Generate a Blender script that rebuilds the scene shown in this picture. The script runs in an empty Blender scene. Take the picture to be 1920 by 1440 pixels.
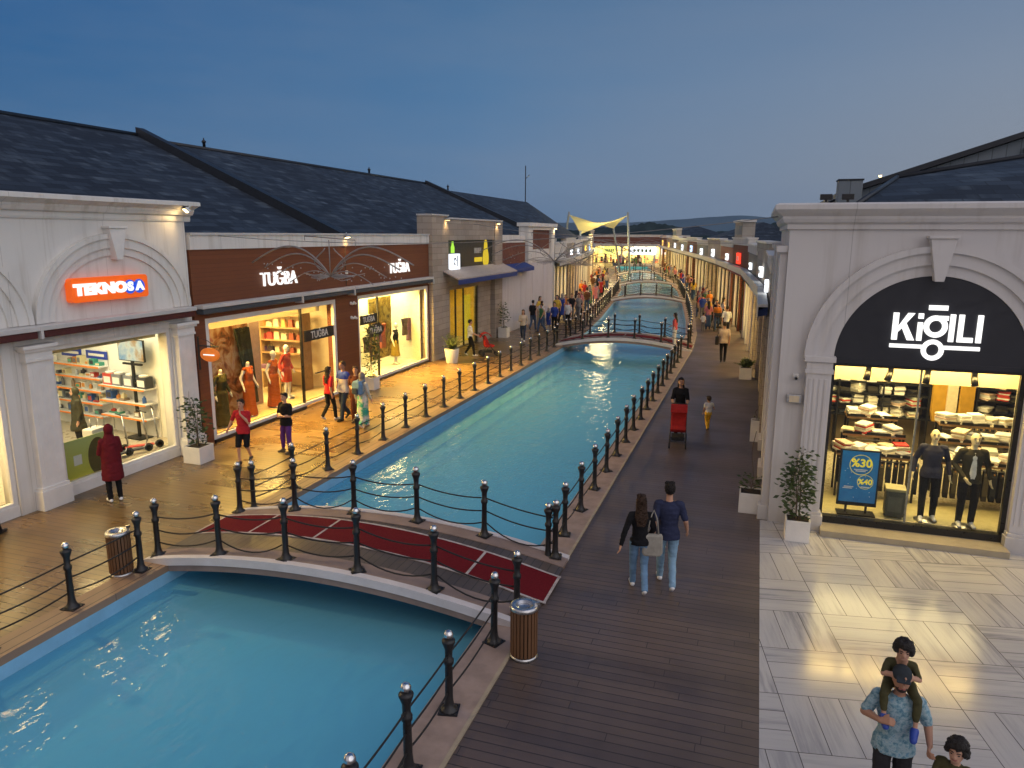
import bpy, math, random
from mathutils import Vector, Matrix
from mathutils.bvhtree import BVHTree
from mathutils import noise as mnoise
random.seed(7)
S = bpy.context.scene
COL = S.collection
R = math.radians
PI = math.pi

# ------------------------------------------------------------------ mesh builder
class MB:
    """collects shapes and links them as ONE mesh object"""
    def __init__(s, M=None):
        s.v, s.f, s.mi, s.sm, s.M = [], [], [], [], M
    def add(s, vs, fs, mi=0, smooth=False):
        b = len(s.v)
        if s.M is not None:
            vs = [s.M @ Vector(v) for v in vs]
        s.v += [tuple(v) for v in vs]
        s.f += [tuple(i + b for i in f) for f in fs]
        s.mi += [mi] * len(fs); s.sm += [smooth] * len(fs)
        return s
    def box(s, x0, y0, z0, x1, y1, z1, mi=0):
        x0, x1 = min(x0, x1), max(x0, x1); y0, y1 = min(y0, y1), max(y0, y1); z0, z1 = min(z0, z1), max(z0, z1)
        return s.add([(x0,y0,z0),(x1,y0,z0),(x1,y1,z0),(x0,y1,z0),(x0,y0,z1),(x1,y0,z1),(x1,y1,z1),(x0,y1,z1)],
                     [(0,3,2,1),(4,5,6,7),(0,1,5,4),(1,2,6,5),(2,3,7,6),(3,0,4,7)], mi)
    def obox(s, c, size, rz=0, mi=0, rx=0, ry=0):
        m = Matrix.Translation(c) @ Matrix.Rotation(rz,4,'Z') @ Matrix.Rotation(rx,4,'X') @ Matrix.Rotation(ry,4,'Y')
        a, b, h = (q/2 for q in size)
        vs = [m @ Vector(p) for p in [(-a,-b,-h),(a,-b,-h),(a,b,-h),(-a,b,-h),(-a,-b,h),(a,-b,h),(a,b,h),(-a,b,h)]]
        return s.add(vs, [(0,3,2,1),(4,5,6,7),(0,1,5,4),(1,2,6,5),(2,3,7,6),(3,0,4,7)], mi)
    def lathe(s, prof, n=16, c=(0,0,0), mi=0, smooth=True, axis='Z'):
        vs, fs = [], []
        for r, z in prof:
            for k in range(n):
                a = 2*PI*k/n
                p = (r*math.cos(a), r*math.sin(a), z)
                if axis == 'X': p = (p[2], p[0], p[1])
                if axis == 'Y': p = (p[0], p[2], p[1])
                vs.append((p[0]+c[0], p[1]+c[1], p[2]+c[2]))
        for i in range(len(prof)-1):
            for k in range(n):
                k2 = (k+1) % n
                f = (i*n+k, i*n+k2, (i+1)*n+k2, (i+1)*n+k)
                fs.append(f if axis != 'Y' else f[::-1])
        fs.append(tuple(range(n))[::-1]); fs.append(tuple((len(prof)-1)*n+k for k in range(n)))
        return s.add(vs, fs, mi, smooth)
    def tube(s, pts, r, n=6, mi=0, smooth=True):
        pts = [Vector(p) for p in pts]
        rs = r if isinstance(r, (list, tuple)) else [r]*len(pts)
        vs, fs = [], []
        up = Vector((0,0,1))
        for i, p in enumerate(pts):
            d = (pts[min(i+1,len(pts)-1)] - pts[max(i-1,0)]).normalized()
            a = d.cross(up)
            if a.length < 1e-3: a = d.cross(Vector((1,0,0)))
            a.normalize(); b = a.cross(d)
            for k in range(n):
                t = 2*PI*k/n
                vs.append(p + (a*math.cos(t) + b*math.sin(t))*rs[i])
        for i in range(len(pts)-1):
            for k in range(n):
                k2 = (k+1)%n
                fs.append((i*n+k, i*n+k2, (i+1)*n+k2, (i+1)*n+k))
        fs.append(tuple(range(n))[::-1]); fs.append(tuple((len(pts)-1)*n+k for k in range(n)))
        return s.add(vs, fs, mi, smooth)
    def prism(s, poly, d0, d1, plane='XZ', mi=0):
        """extrude a 2-D outline between two depths; plane XZ -> depth along y, YZ -> along x, XY -> along z"""
        n = len(poly)
        def P(a, b, d): return {'XZ': (a,d,b), 'YZ': (d,a,b), 'XY': (a,b,d)}[plane]
        vs = [P(a,b,d0) for a,b in poly] + [P(a,b,d1) for a,b in poly]
        fs = [tuple(range(n)), tuple(range(n,2*n))[::-1]] + [(i, n+i, n+(i+1)%n, (i+1)%n) for i in range(n)]
        return s.add(vs, fs, mi)
    def ring(s, cx, cz, ra, rb, a0, a1, d0, d1, plane='XZ', n=32, mi=0, asp=1.0, aspo=None):
        """arch ring with inner radius ra, outer rb"""
        aspo = aspo or asp
        inn = [(cx+ra*math.cos(a0+(a1-a0)*i/n), cz+ra*asp*math.sin(a0+(a1-a0)*i/n)) for i in range(n+1)]
        out = [(cx+rb*math.cos(a0+(a1-a0)*i/n), cz+rb*aspo*math.sin(a0+(a1-a0)*i/n)) for i in range(n+1)]
        for i in range(n):
            s.prism([inn[i], out[i], out[i+1], inn[i+1]], d0, d1, plane, mi)
        return s
    def sphere(s, c, r, n=12, m=8, mi=0):
        rx, ry, rz = r if isinstance(r, (tuple, list)) else (r, r, r)
        vs, fs = [(c[0],c[1],c[2]-rz)], []
        for i in range(1, m):
            t = -PI/2 + PI*i/m
            for k in range(n):
                a = 2*PI*k/n
                vs.append((c[0]+rx*math.cos(t)*math.cos(a), c[1]+ry*math.cos(t)*math.sin(a), c[2]+rz*math.sin(t)))
        vs.append((c[0],c[1],c[2]+rz)); L = len(vs)-1
        for k in range(n):
            k2 = (k+1)%n
            fs.append((0, 1+k2, 1+k)); fs.append((L, L-n+k, L-n+k2))
            for i in range(m-2):
                fs.append((1+i*n+k, 1+i*n+k2, 1+(i+1)*n+k2, 1+(i+1)*n+k))
        return s.add(vs, fs, mi, True)
    def build(s, name, mats, parent=None, loc=None, bevel=0, shift=None):
        me = bpy.data.meshes.new(name)
        vs = s.v
        if shift is not None:
            vs = [(a-shift[0], b-shift[1], c-shift[2]) for a,b,c in vs]
        me.from_pydata(vs, [], s.f)
        for m in (mats if isinstance(mats, (list, tuple)) else [mats]): me.materials.append(m)
        me.polygons.foreach_set('material_index', s.mi)
        me.polygons.foreach_set('use_smooth', s.sm)
        me.validate(); me.update()
        o = bpy.data.objects.new(name, me); COL.objects.link(o)
        if parent: o.parent = parent
        if loc is not None: o.location = loc
        if bevel:
            b = o.modifiers.new('bevel', 'BEVEL'); b.width = bevel; b.segments = 2; b.limit_method = 'ANGLE'; b.angle_limit = R(40)
        return o
    def wbuild(s, name, mats, parent, bevel=0):
        """shapes given in world coordinates, parent an unrotated Empty"""
        return s.build(name, mats, parent, bevel=bevel, shift=parent.location)

def tag(o, label=None, cat=None, group=None, kind=None):
    if label: o['label'] = label
    if cat: o['category'] = cat
    if group: o['group'] = group
    if kind: o['kind'] = kind
    return o
def thing(name, label, cat, loc=(0,0,0), rz=0, group=None):
    o = bpy.data.objects.new(name, None); COL.objects.link(o)
    o.empty_display_size = .2; o.location = loc; o.rotation_euler = (0,0,rz)
    return tag(o, label, cat, group)
def dup(o, loc=None, rz=None, label=None, group=None, sc=None):
    def cp(a, par):
        c = a.copy(); COL.objects.link(c); c.parent = par
        for ch in a.children: cp(ch, c)
        return c
    c = cp(o, None)
    if loc is not None: c.location = loc
    if rz is not None: c.rotation_euler = (0,0,rz)
    if sc is not None: c.scale = sc if isinstance(sc, tuple) else (sc,)*3
    if label: c['label'] = label
    if group: c['group'] = group
    return c
ORD = ['first','second','third','fourth','fifth','sixth','seventh','eighth','ninth','tenth','eleventh','twelfth','thirteenth','fourteenth','fifteenth','sixteenth','seventeenth','eighteenth','nineteenth','twentieth','twenty first','twenty second','twenty third','twenty fourth','twenty fifth','twenty sixth','twenty seventh','twenty eighth','twenty ninth','thirtieth']

# ------------------------------------------------------------------ materials
def lin(h):
    h = h.lstrip('#'); c = [int(h[i:i+2],16)/255 for i in (0,2,4)]
    return tuple(x/12.92 if x <= .04045 else ((x+.055)/1.055)**2.4 for x in c)
class NT:
    def __init__(s, nt): s.t = nt; s.n = nt.nodes; s.l = nt.links
    def node(s, kind, **kw):
        n = s.n.new(kind)
        for k, v in kw.items(): setattr(n, k, v)
        return n
    def set(s, sock, v):
        if isinstance(v, bpy.types.NodeSocket): s.l.new(v, sock)
        elif isinstance(v, (tuple, list)) and sock.type == 'RGBA': sock.default_value = tuple(v)[:3] + (1,)
        else: sock.default_value = v
    def math(s, op, a, b=0.0, c=None, clamp=False):
        n = s.node('ShaderNodeMath', operation=op, use_clamp=clamp)
        s.set(n.inputs[0], a); s.set(n.inputs[1], b)
        if c is not None: s.set(n.inputs[2], c)
        return n.outputs[0]
    def mix(s, f, a, b, blend='MIX'):
        n = s.node('ShaderNodeMix', data_type='RGBA', blend_type=blend)
        s.set(n.inputs[0], f); s.set(n.inputs[6], a); s.set(n.inputs[7], b)
        return n.outputs[2]
    def noise(s, vec, scale, detail=4, rough=.55, out='Fac'):
        n = s.node('ShaderNodeTexNoise'); s.set(n.inputs['Vector'], vec)
        n.inputs['Scale'].default_value = scale; n.inputs['Detail'].default_value = detail; n.inputs['Roughness'].default_value = rough
        return n.outputs[out]
    def white(s, vec, out='Value'):
        n = s.node('ShaderNodeTexWhiteNoise', noise_dimensions='3D'); s.set(n.inputs['Vector'], vec); return n.outputs[out]
    def xyz(s, vec):
        n = s.node('ShaderNodeSeparateXYZ'); s.set(n.inputs[0], vec); return n.outputs
    def comb(s, x, y, z=0.0):
        n = s.node('ShaderNodeCombineXYZ'); s.set(n.inputs[0], x); s.set(n.inputs[1], y); s.set(n.inputs[2], z); return n.outputs[0]
    def ramp(s, f, stops, interp='LINEAR'):
        n = s.node('ShaderNodeValToRGB'); s.set(n.inputs[0], f); cr = n.color_ramp; cr.interpolation = interp
        while len(cr.elements) < len(stops): cr.elements.new(.5)
        for e, (p, c) in zip(cr.elements, stops):
            e.position = p; e.color = (tuple(c)[:3] + (1,)) if isinstance(c, (tuple, list)) else (c, c, c, 1)
        return n.outputs[0]
    def mapr(s, f, a, b, c, d):
        n = s.node('ShaderNodeMapRange'); s.set(n.inputs[0], f)
        for i, v in enumerate((a,b,c,d)): n.inputs[i+1].default_value = v
        return n.outputs[0]
    def bump(s, h, strength=.3, dist=.01):
        n = s.node('ShaderNodeBump'); s.set(n.inputs['Height'], h); n.inputs['Strength'].default_value = strength; n.inputs['Distance'].default_value = dist
        return n.outputs[0]
    def mapping(s, vec, loc=(0,0,0), rot=(0,0,0), scale=(1,1,1)):
        n = s.node('ShaderNodeMapping'); s.set(n.inputs[0], vec)
        n.inputs[1].default_value = loc; n.inputs[2].default_value = rot; n.inputs[3].default_value = scale
        return n.outputs[0]
def newmat(name):
    m = bpy.data.materials.new(name); m.use_nodes = True
    t = NT(m.node_tree); t.n.clear()
    out = t.node('ShaderNodeOutputMaterial')
    return m, t, out
def principled(t, out, base=(.5,.5,.5), rough=.6, metal=0, spec=.5, normal=None, emit=None, estr=0, coat=0):
    p = t.node('ShaderNodeBsdfPrincipled')
    t.set(p.inputs['Base Color'], base); t.set(p.inputs['Roughness'], rough); t.set(p.inputs['Metallic'], metal)
    t.set(p.inputs['Specular IOR Level'], spec)
    if coat: p.inputs['Coat Weight'].default_value = coat; p.inputs['Coat Roughness'].default_value = .1
    if normal is not None: t.l.new(normal, p.inputs['Normal'])
    if emit is not None: t.set(p.inputs['Emission Color'], emit); t.set(p.inputs['Emission Strength'], estr)
    t.l.new(p.outputs[0], out.inputs[0])
    return p
def objco(t): return t.node('ShaderNodeTexCoord').outputs['Object']
_mc = {}
def plain(name, base, rough=.6, metal=0, spec=.5, var=.18, scale=6.0, bump=.0, bscale=30, fine=.0, emit=None, estr=0, coat=0):
    """one colour with soft worn variation and an optional fine bump"""
    if name in _mc: return _mc[name]
    m, t, out = newmat(name)
    if isinstance(base, str): base = lin(base)
    co = objco(t)
    n1 = t.noise(co, scale, 5, .6)
    f = t.mapr(n1, .25, .75, 1-var, 1+var)
    sc = t.node('ShaderNodeVectorMath', operation='SCALE'); t.set(sc.inputs[0], base); t.set(sc.inputs[3], f)
    r = t.mapr(t.noise(co, scale*3, 3), .3, .7, max(.02, rough-.1), min(1, rough+.1))
    nm = t.bump(t.noise(co, bscale, 4), bump, .01) if bump else None
    principled(t, out, sc.outputs[0], r, metal, spec, nm, emit, estr, coat)
    _mc[name] = m
    return m
def glow(name, col, strength):
    if name in _mc: return _mc[name]
    m, t, out = newmat(name)
    if isinstance(col, str): col = lin(col)
    e = t.node('ShaderNodeEmission'); t.set(e.inputs[0], col); e.inputs[1].default_value = strength
    t.l.new(e.outputs[0], out.inputs[0]); _mc[name] = m
    return m
def cloth(name, col, var=.25):
    return plain('cloth_' + name, col, rough=.9, spec=.2, var=var, scale=9, bump=.35, bscale=22)

def mk_plaster(name, base, dirt=.5, ax=1, step=2.35):
    m, t, out = newmat(name); co = objco(t); x = t.xyz(co)
    big = t.noise(co, .55, 5, .6)
    streak = t.noise(t.mapping(co, scale=(2.6, 2.6, .16)), 1.6, 6, .65)
    d = t.math('MULTIPLY', t.mapr(streak, .5, .78, 0, 1), dirt)
    c = t.mix(t.mapr(big, .3, .7, 0, .35), base, tuple(b*.86 for b in base))
    c = t.mix(d, c, tuple(b*q for b, q in zip(base, (.62,.58,.52))))
    # panel joints
    jx = t.math('LESS_THAN', t.math('ABSOLUTE', t.math('SUBTRACT', t.math('FRACT', t.math('DIVIDE', x[ax], step)), .5)), .0022)
    c = t.mix(t.math('MULTIPLY', jx, .55), c, tuple(b*.45 for b in base))
    patch = t.noise(co, 1.1, 3, .5); c = t.mix(t.mapr(patch, .58, .66, 0, .22), c, tuple(b*.78 for b in base)); low = t.mapr(t.math('ADD', x[2], t.math('MULTIPLY', streak, .5)), .25, .75, .35, 0); c = t.mix(low, c, (.33,.30,.26))
    fine = t.noise(co, 45, 4)
    principled(t, out, c, .8, 0, .25, t.bump(fine, .12, .006))
    return m
M = {}
M['white'] = mk_plaster('white_plaster', (.72,.70,.665), .8)
M['white2'] = mk_plaster('corner_plaster', (.63,.61,.61), .55, 0, 2.9)
M['hoard'] = mk_plaster('hoarding_panels', (.60,.58,.60), .4, 1, 50)
M['trim'] = plain('white_paint', (.74,.72,.69), .5, var=.10, scale=2.5)
M['greywhite'] = plain('grey_white_paint', (.55,.54,.53), .5, var=.12, scale=2)

def mk_planks(name, base, alt, pitch=.145, along='X', rough=.38, groove=.35, lenp=2.4):
    m, t, out = newmat(name); co = objco(t); x = t.xyz(co)
    u, v = (x[0], x[1]) if along == 'X' else (x[1], x[0])
    row = t.math('DIVIDE', v, pitch); rid = t.math('FLOOR', row); rf = t.math('FRACT', row)
    off = t.white(t.comb(rid, 3.0, 1.0))
    seg = t.math('FLOOR', t.math('ADD', t.math('DIVIDE', u, lenp), off))
    tone = t.white(t.comb(rid, seg, 0.5))
    grain = t.noise(t.comb(t.math('MULTIPLY', u, .7), t.math('MULTIPLY', v, 22.0), t.math('MULTIPLY', tone, 30.0)), 1.4, 5, .6)
    band = t.noise(t.comb(t.math('MULTIPLY', u, .12), t.math('MULTIPLY', v, .9), 0.0), 1.0, 4, .6)
    f = t.math('ADD', t.math('MULTIPLY', tone, .5), t.math('MULTIPLY', grain, .5))
    c = t.mix(f, base, alt)
    c = t.mix(t.mapr(band, .4, .62, 0, .5), c, tuple(b*.55 for b in base))
    lane = t.noise(t.comb(t.math('MULTIPLY', x[0], .8), t.math('MULTIPLY', x[1], .07), 3.0), 1.0, 3, .5)
    c = t.mix(t.mapr(lane, .45, .65, 0, .28), c, tuple(b*1.25 for b in alt))
    en = t.math('FRACT', t.math('ADD', t.math('DIVIDE', u, lenp), off))
    g = t.math('MULTIPLY', t.math('LESS_THAN', t.math('ABSOLUTE', t.math('SUBTRACT', rf, .5)), .455), t.math('GREATER_THAN', en, .0035))   # 1 on the board
    c = t.mix(g, tuple(b*.25 for b in base), c)
    worn = t.noise(co, .7, 2, .5)
    r = t.math('ADD', t.mapr(worn, .3, .7, rough-.06, rough+.10), t.math('MULTIPLY', tone, .10))
    stain = t.noise(co, .8, 6, .7); c = t.mix(t.mapr(stain, .55, .75, 0, .45), c, tuple(b*.5 for b in base))
    h = t.math('ADD', t.math('MULTIPLY', g, 1.0), t.math('MULTIPLY', grain, .12))
    principled(t, out, c, r, 0, .75, t.bump(h, groove, .006))
    return m
M['deck_l'] = mk_planks('brown_deck_boards', (.125,.072,.026), (.22,.13,.046), .145, 'X', .23)
M['deck_r'] = mk_planks('dark_deck_boards', (.085,.058,.047), (.14,.10,.085), .145, 'X', .40)
M['deck_b'] = mk_planks('bridge_deck_boards', (.060,.044,.036), (.105,.08,.066), .14, 'Y', .42)
M['kerbwood'] = mk_planks('kerb_boards', (.22,.135,.085), (.32,.21,.14), .2, 'Y', .5)
M['stonekerb'] = plain('kerb_stone', (.30,.225,.195), .6, var=.28, scale=3.0, bump=.2, bscale=25)

def mk_marble():
    m, t, out = newmat('plaza_marble'); co = t.mapping(objco(t), rot=(0,0,R(-10.2))); x = t.xyz(co)
    C = 1.05
    cx = t.math('DIVIDE', x[0], C); cy = t.math('DIVIDE', x[1], C)
    ix, iy = t.math('FLOOR', cx), t.math('FLOOR', cy); fx, fy = t.math('FRACT', cx), t.math('FRACT', cy)
    par = t.math('MODULO', t.math('ABSOLUTE', t.math('ADD', ix, iy)), 2.0)
    def sel(a, b):   # par ? a : b
        return t.math('ADD', t.math('MULTIPLY', par, a), t.math('MULTIPLY', t.math('SUBTRACT', 1.0, par), b))
    a = sel(fx, fy); b = sel(fy, fx)              # a runs across the three strips, b along them
    s3 = t.math('MULTIPLY', a, 3.0); si = t.math('FLOOR', s3); sf = t.math('FRACT', s3)
    tone = t.white(t.comb(t.math('ADD', ix, 31.0), t.math('ADD', iy, 17.0), si))
    tone2 = t.white(t.comb(t.math('ADD', ix, 11.0), t.math('ADD', iy, 57.0), t.math('ADD', si, 5.0)))
    ln = t.math('ADD', b, t.math('MULTIPLY', tone, 40.0))
    ac = t.math('ADD', t.math('MULTIPLY', a, 9.0), t.math('MULTIPLY', tone2, 60.0))
    vein = t.noise(t.comb(t.math('MULTIPLY', ln, .8), ac, tone), 1.0, 6, .62)
    vein2 = t.noise(t.comb(t.math('MULTIPLY', ln, 1.2), t.math('MULTIPLY', ac, 2.2), tone2), 1.0, 5, .6)
    c = t.mix(t.mapr(tone, 0, 1, 0, .35), (.49,.48,.475), (.37,.365,.375))
    k = t.math('MULTIPLY', t.mapr(vein, .47, .66, 0, 1), t.mapr(tone2, .1, .9, .08, .62))
    c = t.mix(k, c, (.12,.13,.16))
    c = t.mix(t.math('MULTIPLY', t.mapr(vein2, .55, .75, 0, 1), .5), c, (.27,.27,.29))
    je = t.math('MINIMUM', t.math('MINIMUM', sf, t.math('SUBTRACT', 1.0, sf)), t.math('MULTIPLY', t.math('MINIMUM', b, t.math('SUBTRACT', 1.0, b)), 3.0))
    j = t.math('LESS_THAN', je, .014)
    c = t.mix(j, c, (.085,.08,.08))
    worn = t.noise(co, .9, 2, .5)
    r = t.mapr(worn, .3, .75, .11, .22)
    tilt = t.node('ShaderNodeVectorMath', operation='SCALE')
    h = t.math('ADD', t.math('MULTIPLY', t.math('SUBTRACT', 1.0, j), .6), t.math('MULTIPLY', t.noise(co, 2.2, 3), .5))
    principled(t, out, c, r, 0, .5, t.bump(h, .25, .006))
    return m
M['marble'] = mk_marble()

def mk_roof(name, slope_deg, axis):
    m, t, out = newmat(name); x = t.xyz(objco(t))
    s = t.math('DIVIDE', x[2], math.sin(R(slope_deg)))
    u = x[1] if axis == 'Y' else x[0]
    v = t.comb(u, s, 0.0)
    br = t.node('ShaderNodeTexBrick'); t.set(br.inputs['Vector'], v)
    br.inputs['Scale'].default_value = 1.0; br.inputs['Brick Width'].default_value = .62; br.inputs['Row Height'].default_value = .28
    br.inputs['Mortar Size'].default_value = .012; br.inputs['Bias'].default_value = -.15
    br.inputs['Color1'].default_value = (0,0,0,1); br.inputs['Color2'].default_value = (1,1,1,1); br.inputs['Mortar'].default_value = (.1,.1,.1,1)
    row = t.math('FLOOR', t.math('DIVIDE', s, .28))
    dash = t.noise(t.comb(t.math('MULTIPLY', u, .85), t.math('MULTIPLY', row, 1.7), 0.0), 1.0, 4, .6)
    tone = t.xyz(br.outputs['Color'])[0]
    big = t.noise(v, .16, 4, .6)
    c = t.mix(tone, (.017,.026,.042), (.045,.066,.098))
    c = t.mix(t.mapr(dash, .54, .66, 0, .7), c, (.105,.14,.18))
    c = t.mix(t.mapr(big, .35, .65, 0, .4), c, (.018,.022,.03))
    c = t.mix(t.math('MULTIPLY', br.outputs['Fac'], .7), c, (.01,.012,.016))
    h = t.math('ADD', t.math('SUBTRACT', 1.0, t.math('FRACT', t.math('DIVIDE', s, .28))), t.math('MULTIPLY', tone, .4))
    principled(t, out, c, .75, 0, .3, t.bump(h, .5, .02))
    return m
M['roof_l'] = mk_roof('slate_shingles', 24, 'Y')
M['roof_k'] = mk_roof('slate_shingles_front', 20, 'X')
M['ridge'] = plain('ridge_metal', (.012,.017,.026), .5, var=.2)

def mk_clad(name, c1, c2, pitch=.11, vert=False):
    m, t, out = newmat(name); co = objco(t); x = t.xyz(co)
    v = t.math('ADD', x[0], x[1]) if vert else x[2]
    k = t.math('DIVIDE', v, pitch); kf = t.math('FRACT', k); ki = t.math('FLOOR', k)
    tone = t.white(t.comb(ki, 1.0, 2.0))
    n = t.noise(t.mapping(co, scale=(1,1,8) if not vert else (8,8,1)), 1.8, 5, .65)
    c = t.mix(t.math('ADD', t.math('MULTIPLY', tone, .4), t.math('MULTIPLY', n, .6)), c1, c2)
    g = t.math('LESS_THAN', kf, .07)
    c = t.mix(t.math('MULTIPLY', g, .6), c, tuple(a*.3 for a in c1))
    principled(t, out, c, .6, 0, .35, t.bump(t.math('SUBTRACT', 1.0, g), .4, .006))
    return m
M['brown'] = mk_clad('brown_cladding', (.15,.046,.018), (.205,.07,.03))
M['metalwall'] = mk_clad('ribbed_metal_wall', (.15,.19,.23), (.21,.25,.29), .42, True)
def mk_brick(name, c1, c2, mortar, bw=.22, bh=.075, axis='Y'):
    m, t, out = newmat(name); x = t.xyz(objco(t))
    v = t.comb(t.math('ADD', x[0], x[1]), x[2], 0.0)
    br = t.node('ShaderNodeTexBrick'); t.set(br.inputs['Vector'], v); br.inputs['Scale'].default_value = 1
    br.inputs['Brick Width'].default_value = bw; br.inputs['Row Height'].default_value = bh; br.inputs['Mortar Size'].default_value = .008
    t.set(br.inputs['Color1'], c1); t.set(br.inputs['Color2'], c2); t.set(br.inputs['Mortar'], mortar)
    n = t.noise(v, 1.2, 5, .65)
    c = t.mix(t.mapr(n, .35, .7, 0, .35), br.outputs['Color'], tuple(a*.6 for a in c1))
    principled(t, out, c, .8, 0, .3, t.bump(br.outputs['Fac'], -.3, .006))
    return m
M['brick'] = mk_brick('red_brick', (.17,.05,.03), (.25,.085,.05), (.14,.10,.08))
M['stone'] = mk_brick('travertine', (.34,.285,.235), (.44,.375,.315), (.2,.165,.14), .95, .26)
M['tan'] = mk_brick('tan_stone', (.40,.36,.31), (.48,.44,.385), (.25,.22,.19), 1.1, .5)

M['black'] = plain('black_iron', (.012,.012,.014), .42, 0, .5, var=.3, scale=14, bump=.1, bscale=40)
M['chrome'] = plain('polished_steel', (.72,.73,.75), .16, 1, .5, var=.08, scale=20)
M['steel'] = plain('brushed_steel', (.55,.55,.56), .32, 1, .5, var=.1, scale=12)
M['rope'] = plain('black_rope', (.016,.015,.016), .8, var=.3, scale=40)
M['wood'] = mk_clad('bin_slats', (.10,.048,.022), (.17,.085,.042), .9)
M['dark'] = plain('dark_void', (.01,.01,.01), .9)
M['frame'] = plain('black_frame', (.015,.015,.016), .35)
M['sign'] = plain('anthracite_panel', (.022,.023,.030), .38, var=.1, scale=2)
M['carpet'] = plain('red_carpet', (.125,.009,.015), .95, spec=.1, var=.18, scale=30, bump=.4, bscale=180)
M['tape'] = plain('white_tape', (.40,.36,.36), .7, var=.4, scale=7)
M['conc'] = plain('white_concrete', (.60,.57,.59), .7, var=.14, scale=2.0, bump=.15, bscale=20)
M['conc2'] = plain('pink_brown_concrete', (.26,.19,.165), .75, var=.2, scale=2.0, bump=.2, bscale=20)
M['soil'] = plain('soil', (.03,.02,.013), .95, var=.4, scale=20, bump=.6, bscale=30)
M['bark'] = plain('bark', (.10,.075,.05), .9, var=.4, scale=12, bump=.5, bscale=30)
M['floor_in'] = plain('shop_floor', (.46,.40,.30), .32, var=.08, scale=1.5)
M['cream'] = plain('cream_wall', (.72,.66,.52), .7, var=.05, scale=1.2)
M['rubber'] = plain('rubber', (.02,.02,.02), .8)

def mk_leaf(name, c1, c2):
    m, t, out = newmat(name)
    oi = t.node('ShaderNodeNewGeometry').outputs['Random Per Island']
    c = t.mix(oi, c1, c2)
    p = principled(t, out, c, .5, 0, .4)
    tr = t.node('ShaderNodeBsdfTranslucent'); t.set(tr.inputs[0], c)
    mx = t.node('ShaderNodeMixShader'); mx.inputs[0].default_value = .25
    t.l.new(p.outputs[0], mx.inputs[1]); t.l.new(tr.outputs[0], mx.inputs[2]); t.l.new(mx.outputs[0], out.inputs[0])
    return m
M['leaf'] = mk_leaf('leaf', (.030,.055,.020), (.085,.13,.045))
M['leaf2'] = mk_leaf('palm_leaf', (.05,.09,.022), (.13,.17,.05))

def mk_glass(name, tint=(.93,.96,.94), refl=1.0):
    m, t, out = newmat(name)
    tr = t.node('ShaderNodeBsdfTransparent'); t.set(tr.inputs[0], tint)
    gl = t.node('ShaderNodeBsdfGlossy'); gl.inputs['Roughness'].default_value = .02
    fr = t.node('ShaderNodeFresnel'); fr.inputs['IOR'].default_value = 1.45
    bf = t.node('ShaderNodeNewGeometry').outputs['Backfacing']
    mx = t.node('ShaderNodeMixShader'); t.set(mx.inputs[0], t.math('MULTIPLY', t.math('MULTIPLY', fr.outputs[0], refl), t.math('SUBTRACT', 1.0, bf)))
    t.l.new(tr.outputs[0], mx.inputs[1]); t.l.new(gl.outputs[0], mx.inputs[2]); t.l.new(mx.outputs[0], out.inputs[0])
    return m
M['glass'] = mk_glass('shop_glass')

def mk_water():
    m, t, out = newmat('canal_water'); co = objco(t)
    n1 = t.noise(t.mapping(co, rot=(0,0,.3), scale=(1,.55,1)), 3.2, 3, .5)
    n2 = t.noise(t.mapping(co, rot=(0,0,-.5), scale=(1,.6,1)), 7, 3, .55)
    swell = t.noise(co, .7, 2)
    h = t.math('ADD', t.math('ADD', n1, t.math('MULTIPLY', n2, .32)), t.math('MULTIPLY', swell, .8))
    nm = t.bump(h, .85, .035)
    tr = t.node('ShaderNodeBsdfTransparent'); t.set(tr.inputs[0], (.80,.95,.99))
    gl = t.node('ShaderNodeBsdfGlossy'); gl.inputs['Roughness'].default_value = .04; t.l.new(nm, gl.inputs['Normal'])
    fr = t.node('ShaderNodeFresnel'); fr.inputs['IOR'].default_value = 1.33; t.l.new(nm, fr.inputs['Normal'])
    mx = t.node('ShaderNodeMixShader'); t.l.new(fr.outputs[0], mx.inputs[0])
    df = t.node('ShaderNodeBsdfDiffuse'); df.inputs[0].default_value = (.22,.68,.95,1)      # fine matter in the water
    mt = t.node('ShaderNodeMixShader'); mt.inputs[0].default_value = .38; t.l.new(tr.outputs[0], mt.inputs[1]); t.l.new(df.outputs[0], mt.inputs[2])
    t.l.new(mt.outputs[0], mx.inputs[1]); t.l.new(gl.outputs[0], mx.inputs[2]); t.l.new(mx.outputs[0], out.inputs[0])
    return m
M['water'] = mk_water()
def mk_pool():
    m, t, out = newmat('pool_paint'); co = objco(t); x = t.xyz(co)
    n = t.noise(co, .5, 5, .6); n2 = t.noise(co, 4, 4, .6)
    c = t.mix(t.mapr(n, .3, .7, 0, .55), (.15,.72,1.0), (.11,.62,.92))
    c = t.mix(t.mapr(n2, .5, .75, 0, .25), c, (.2,.74,.86))
    j = t.math('LESS_THAN', t.math('ABSOLUTE', t.math('SUBTRACT', t.math('FRACT', t.math('DIVIDE', x[0], 2.3)), .5)), .006)
    j2 = t.math('LESS_THAN', t.math('ABSOLUTE', t.math('SUBTRACT', t.math('FRACT', t.math('DIVIDE', x[1], 3.1)), .5)), .005)
    c = t.mix(t.math('MULTIPLY', t.math('MAXIMUM', j, j2), .16), c, (.03,.22,.36))
    principled(t, out, c, .7, 0, .2)
    return m
M['pool'] = mk_pool()
M['poolrim'] = plain('pool_rim_paint', (.22,.46,.66), .5, var=.15, scale=2)

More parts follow.
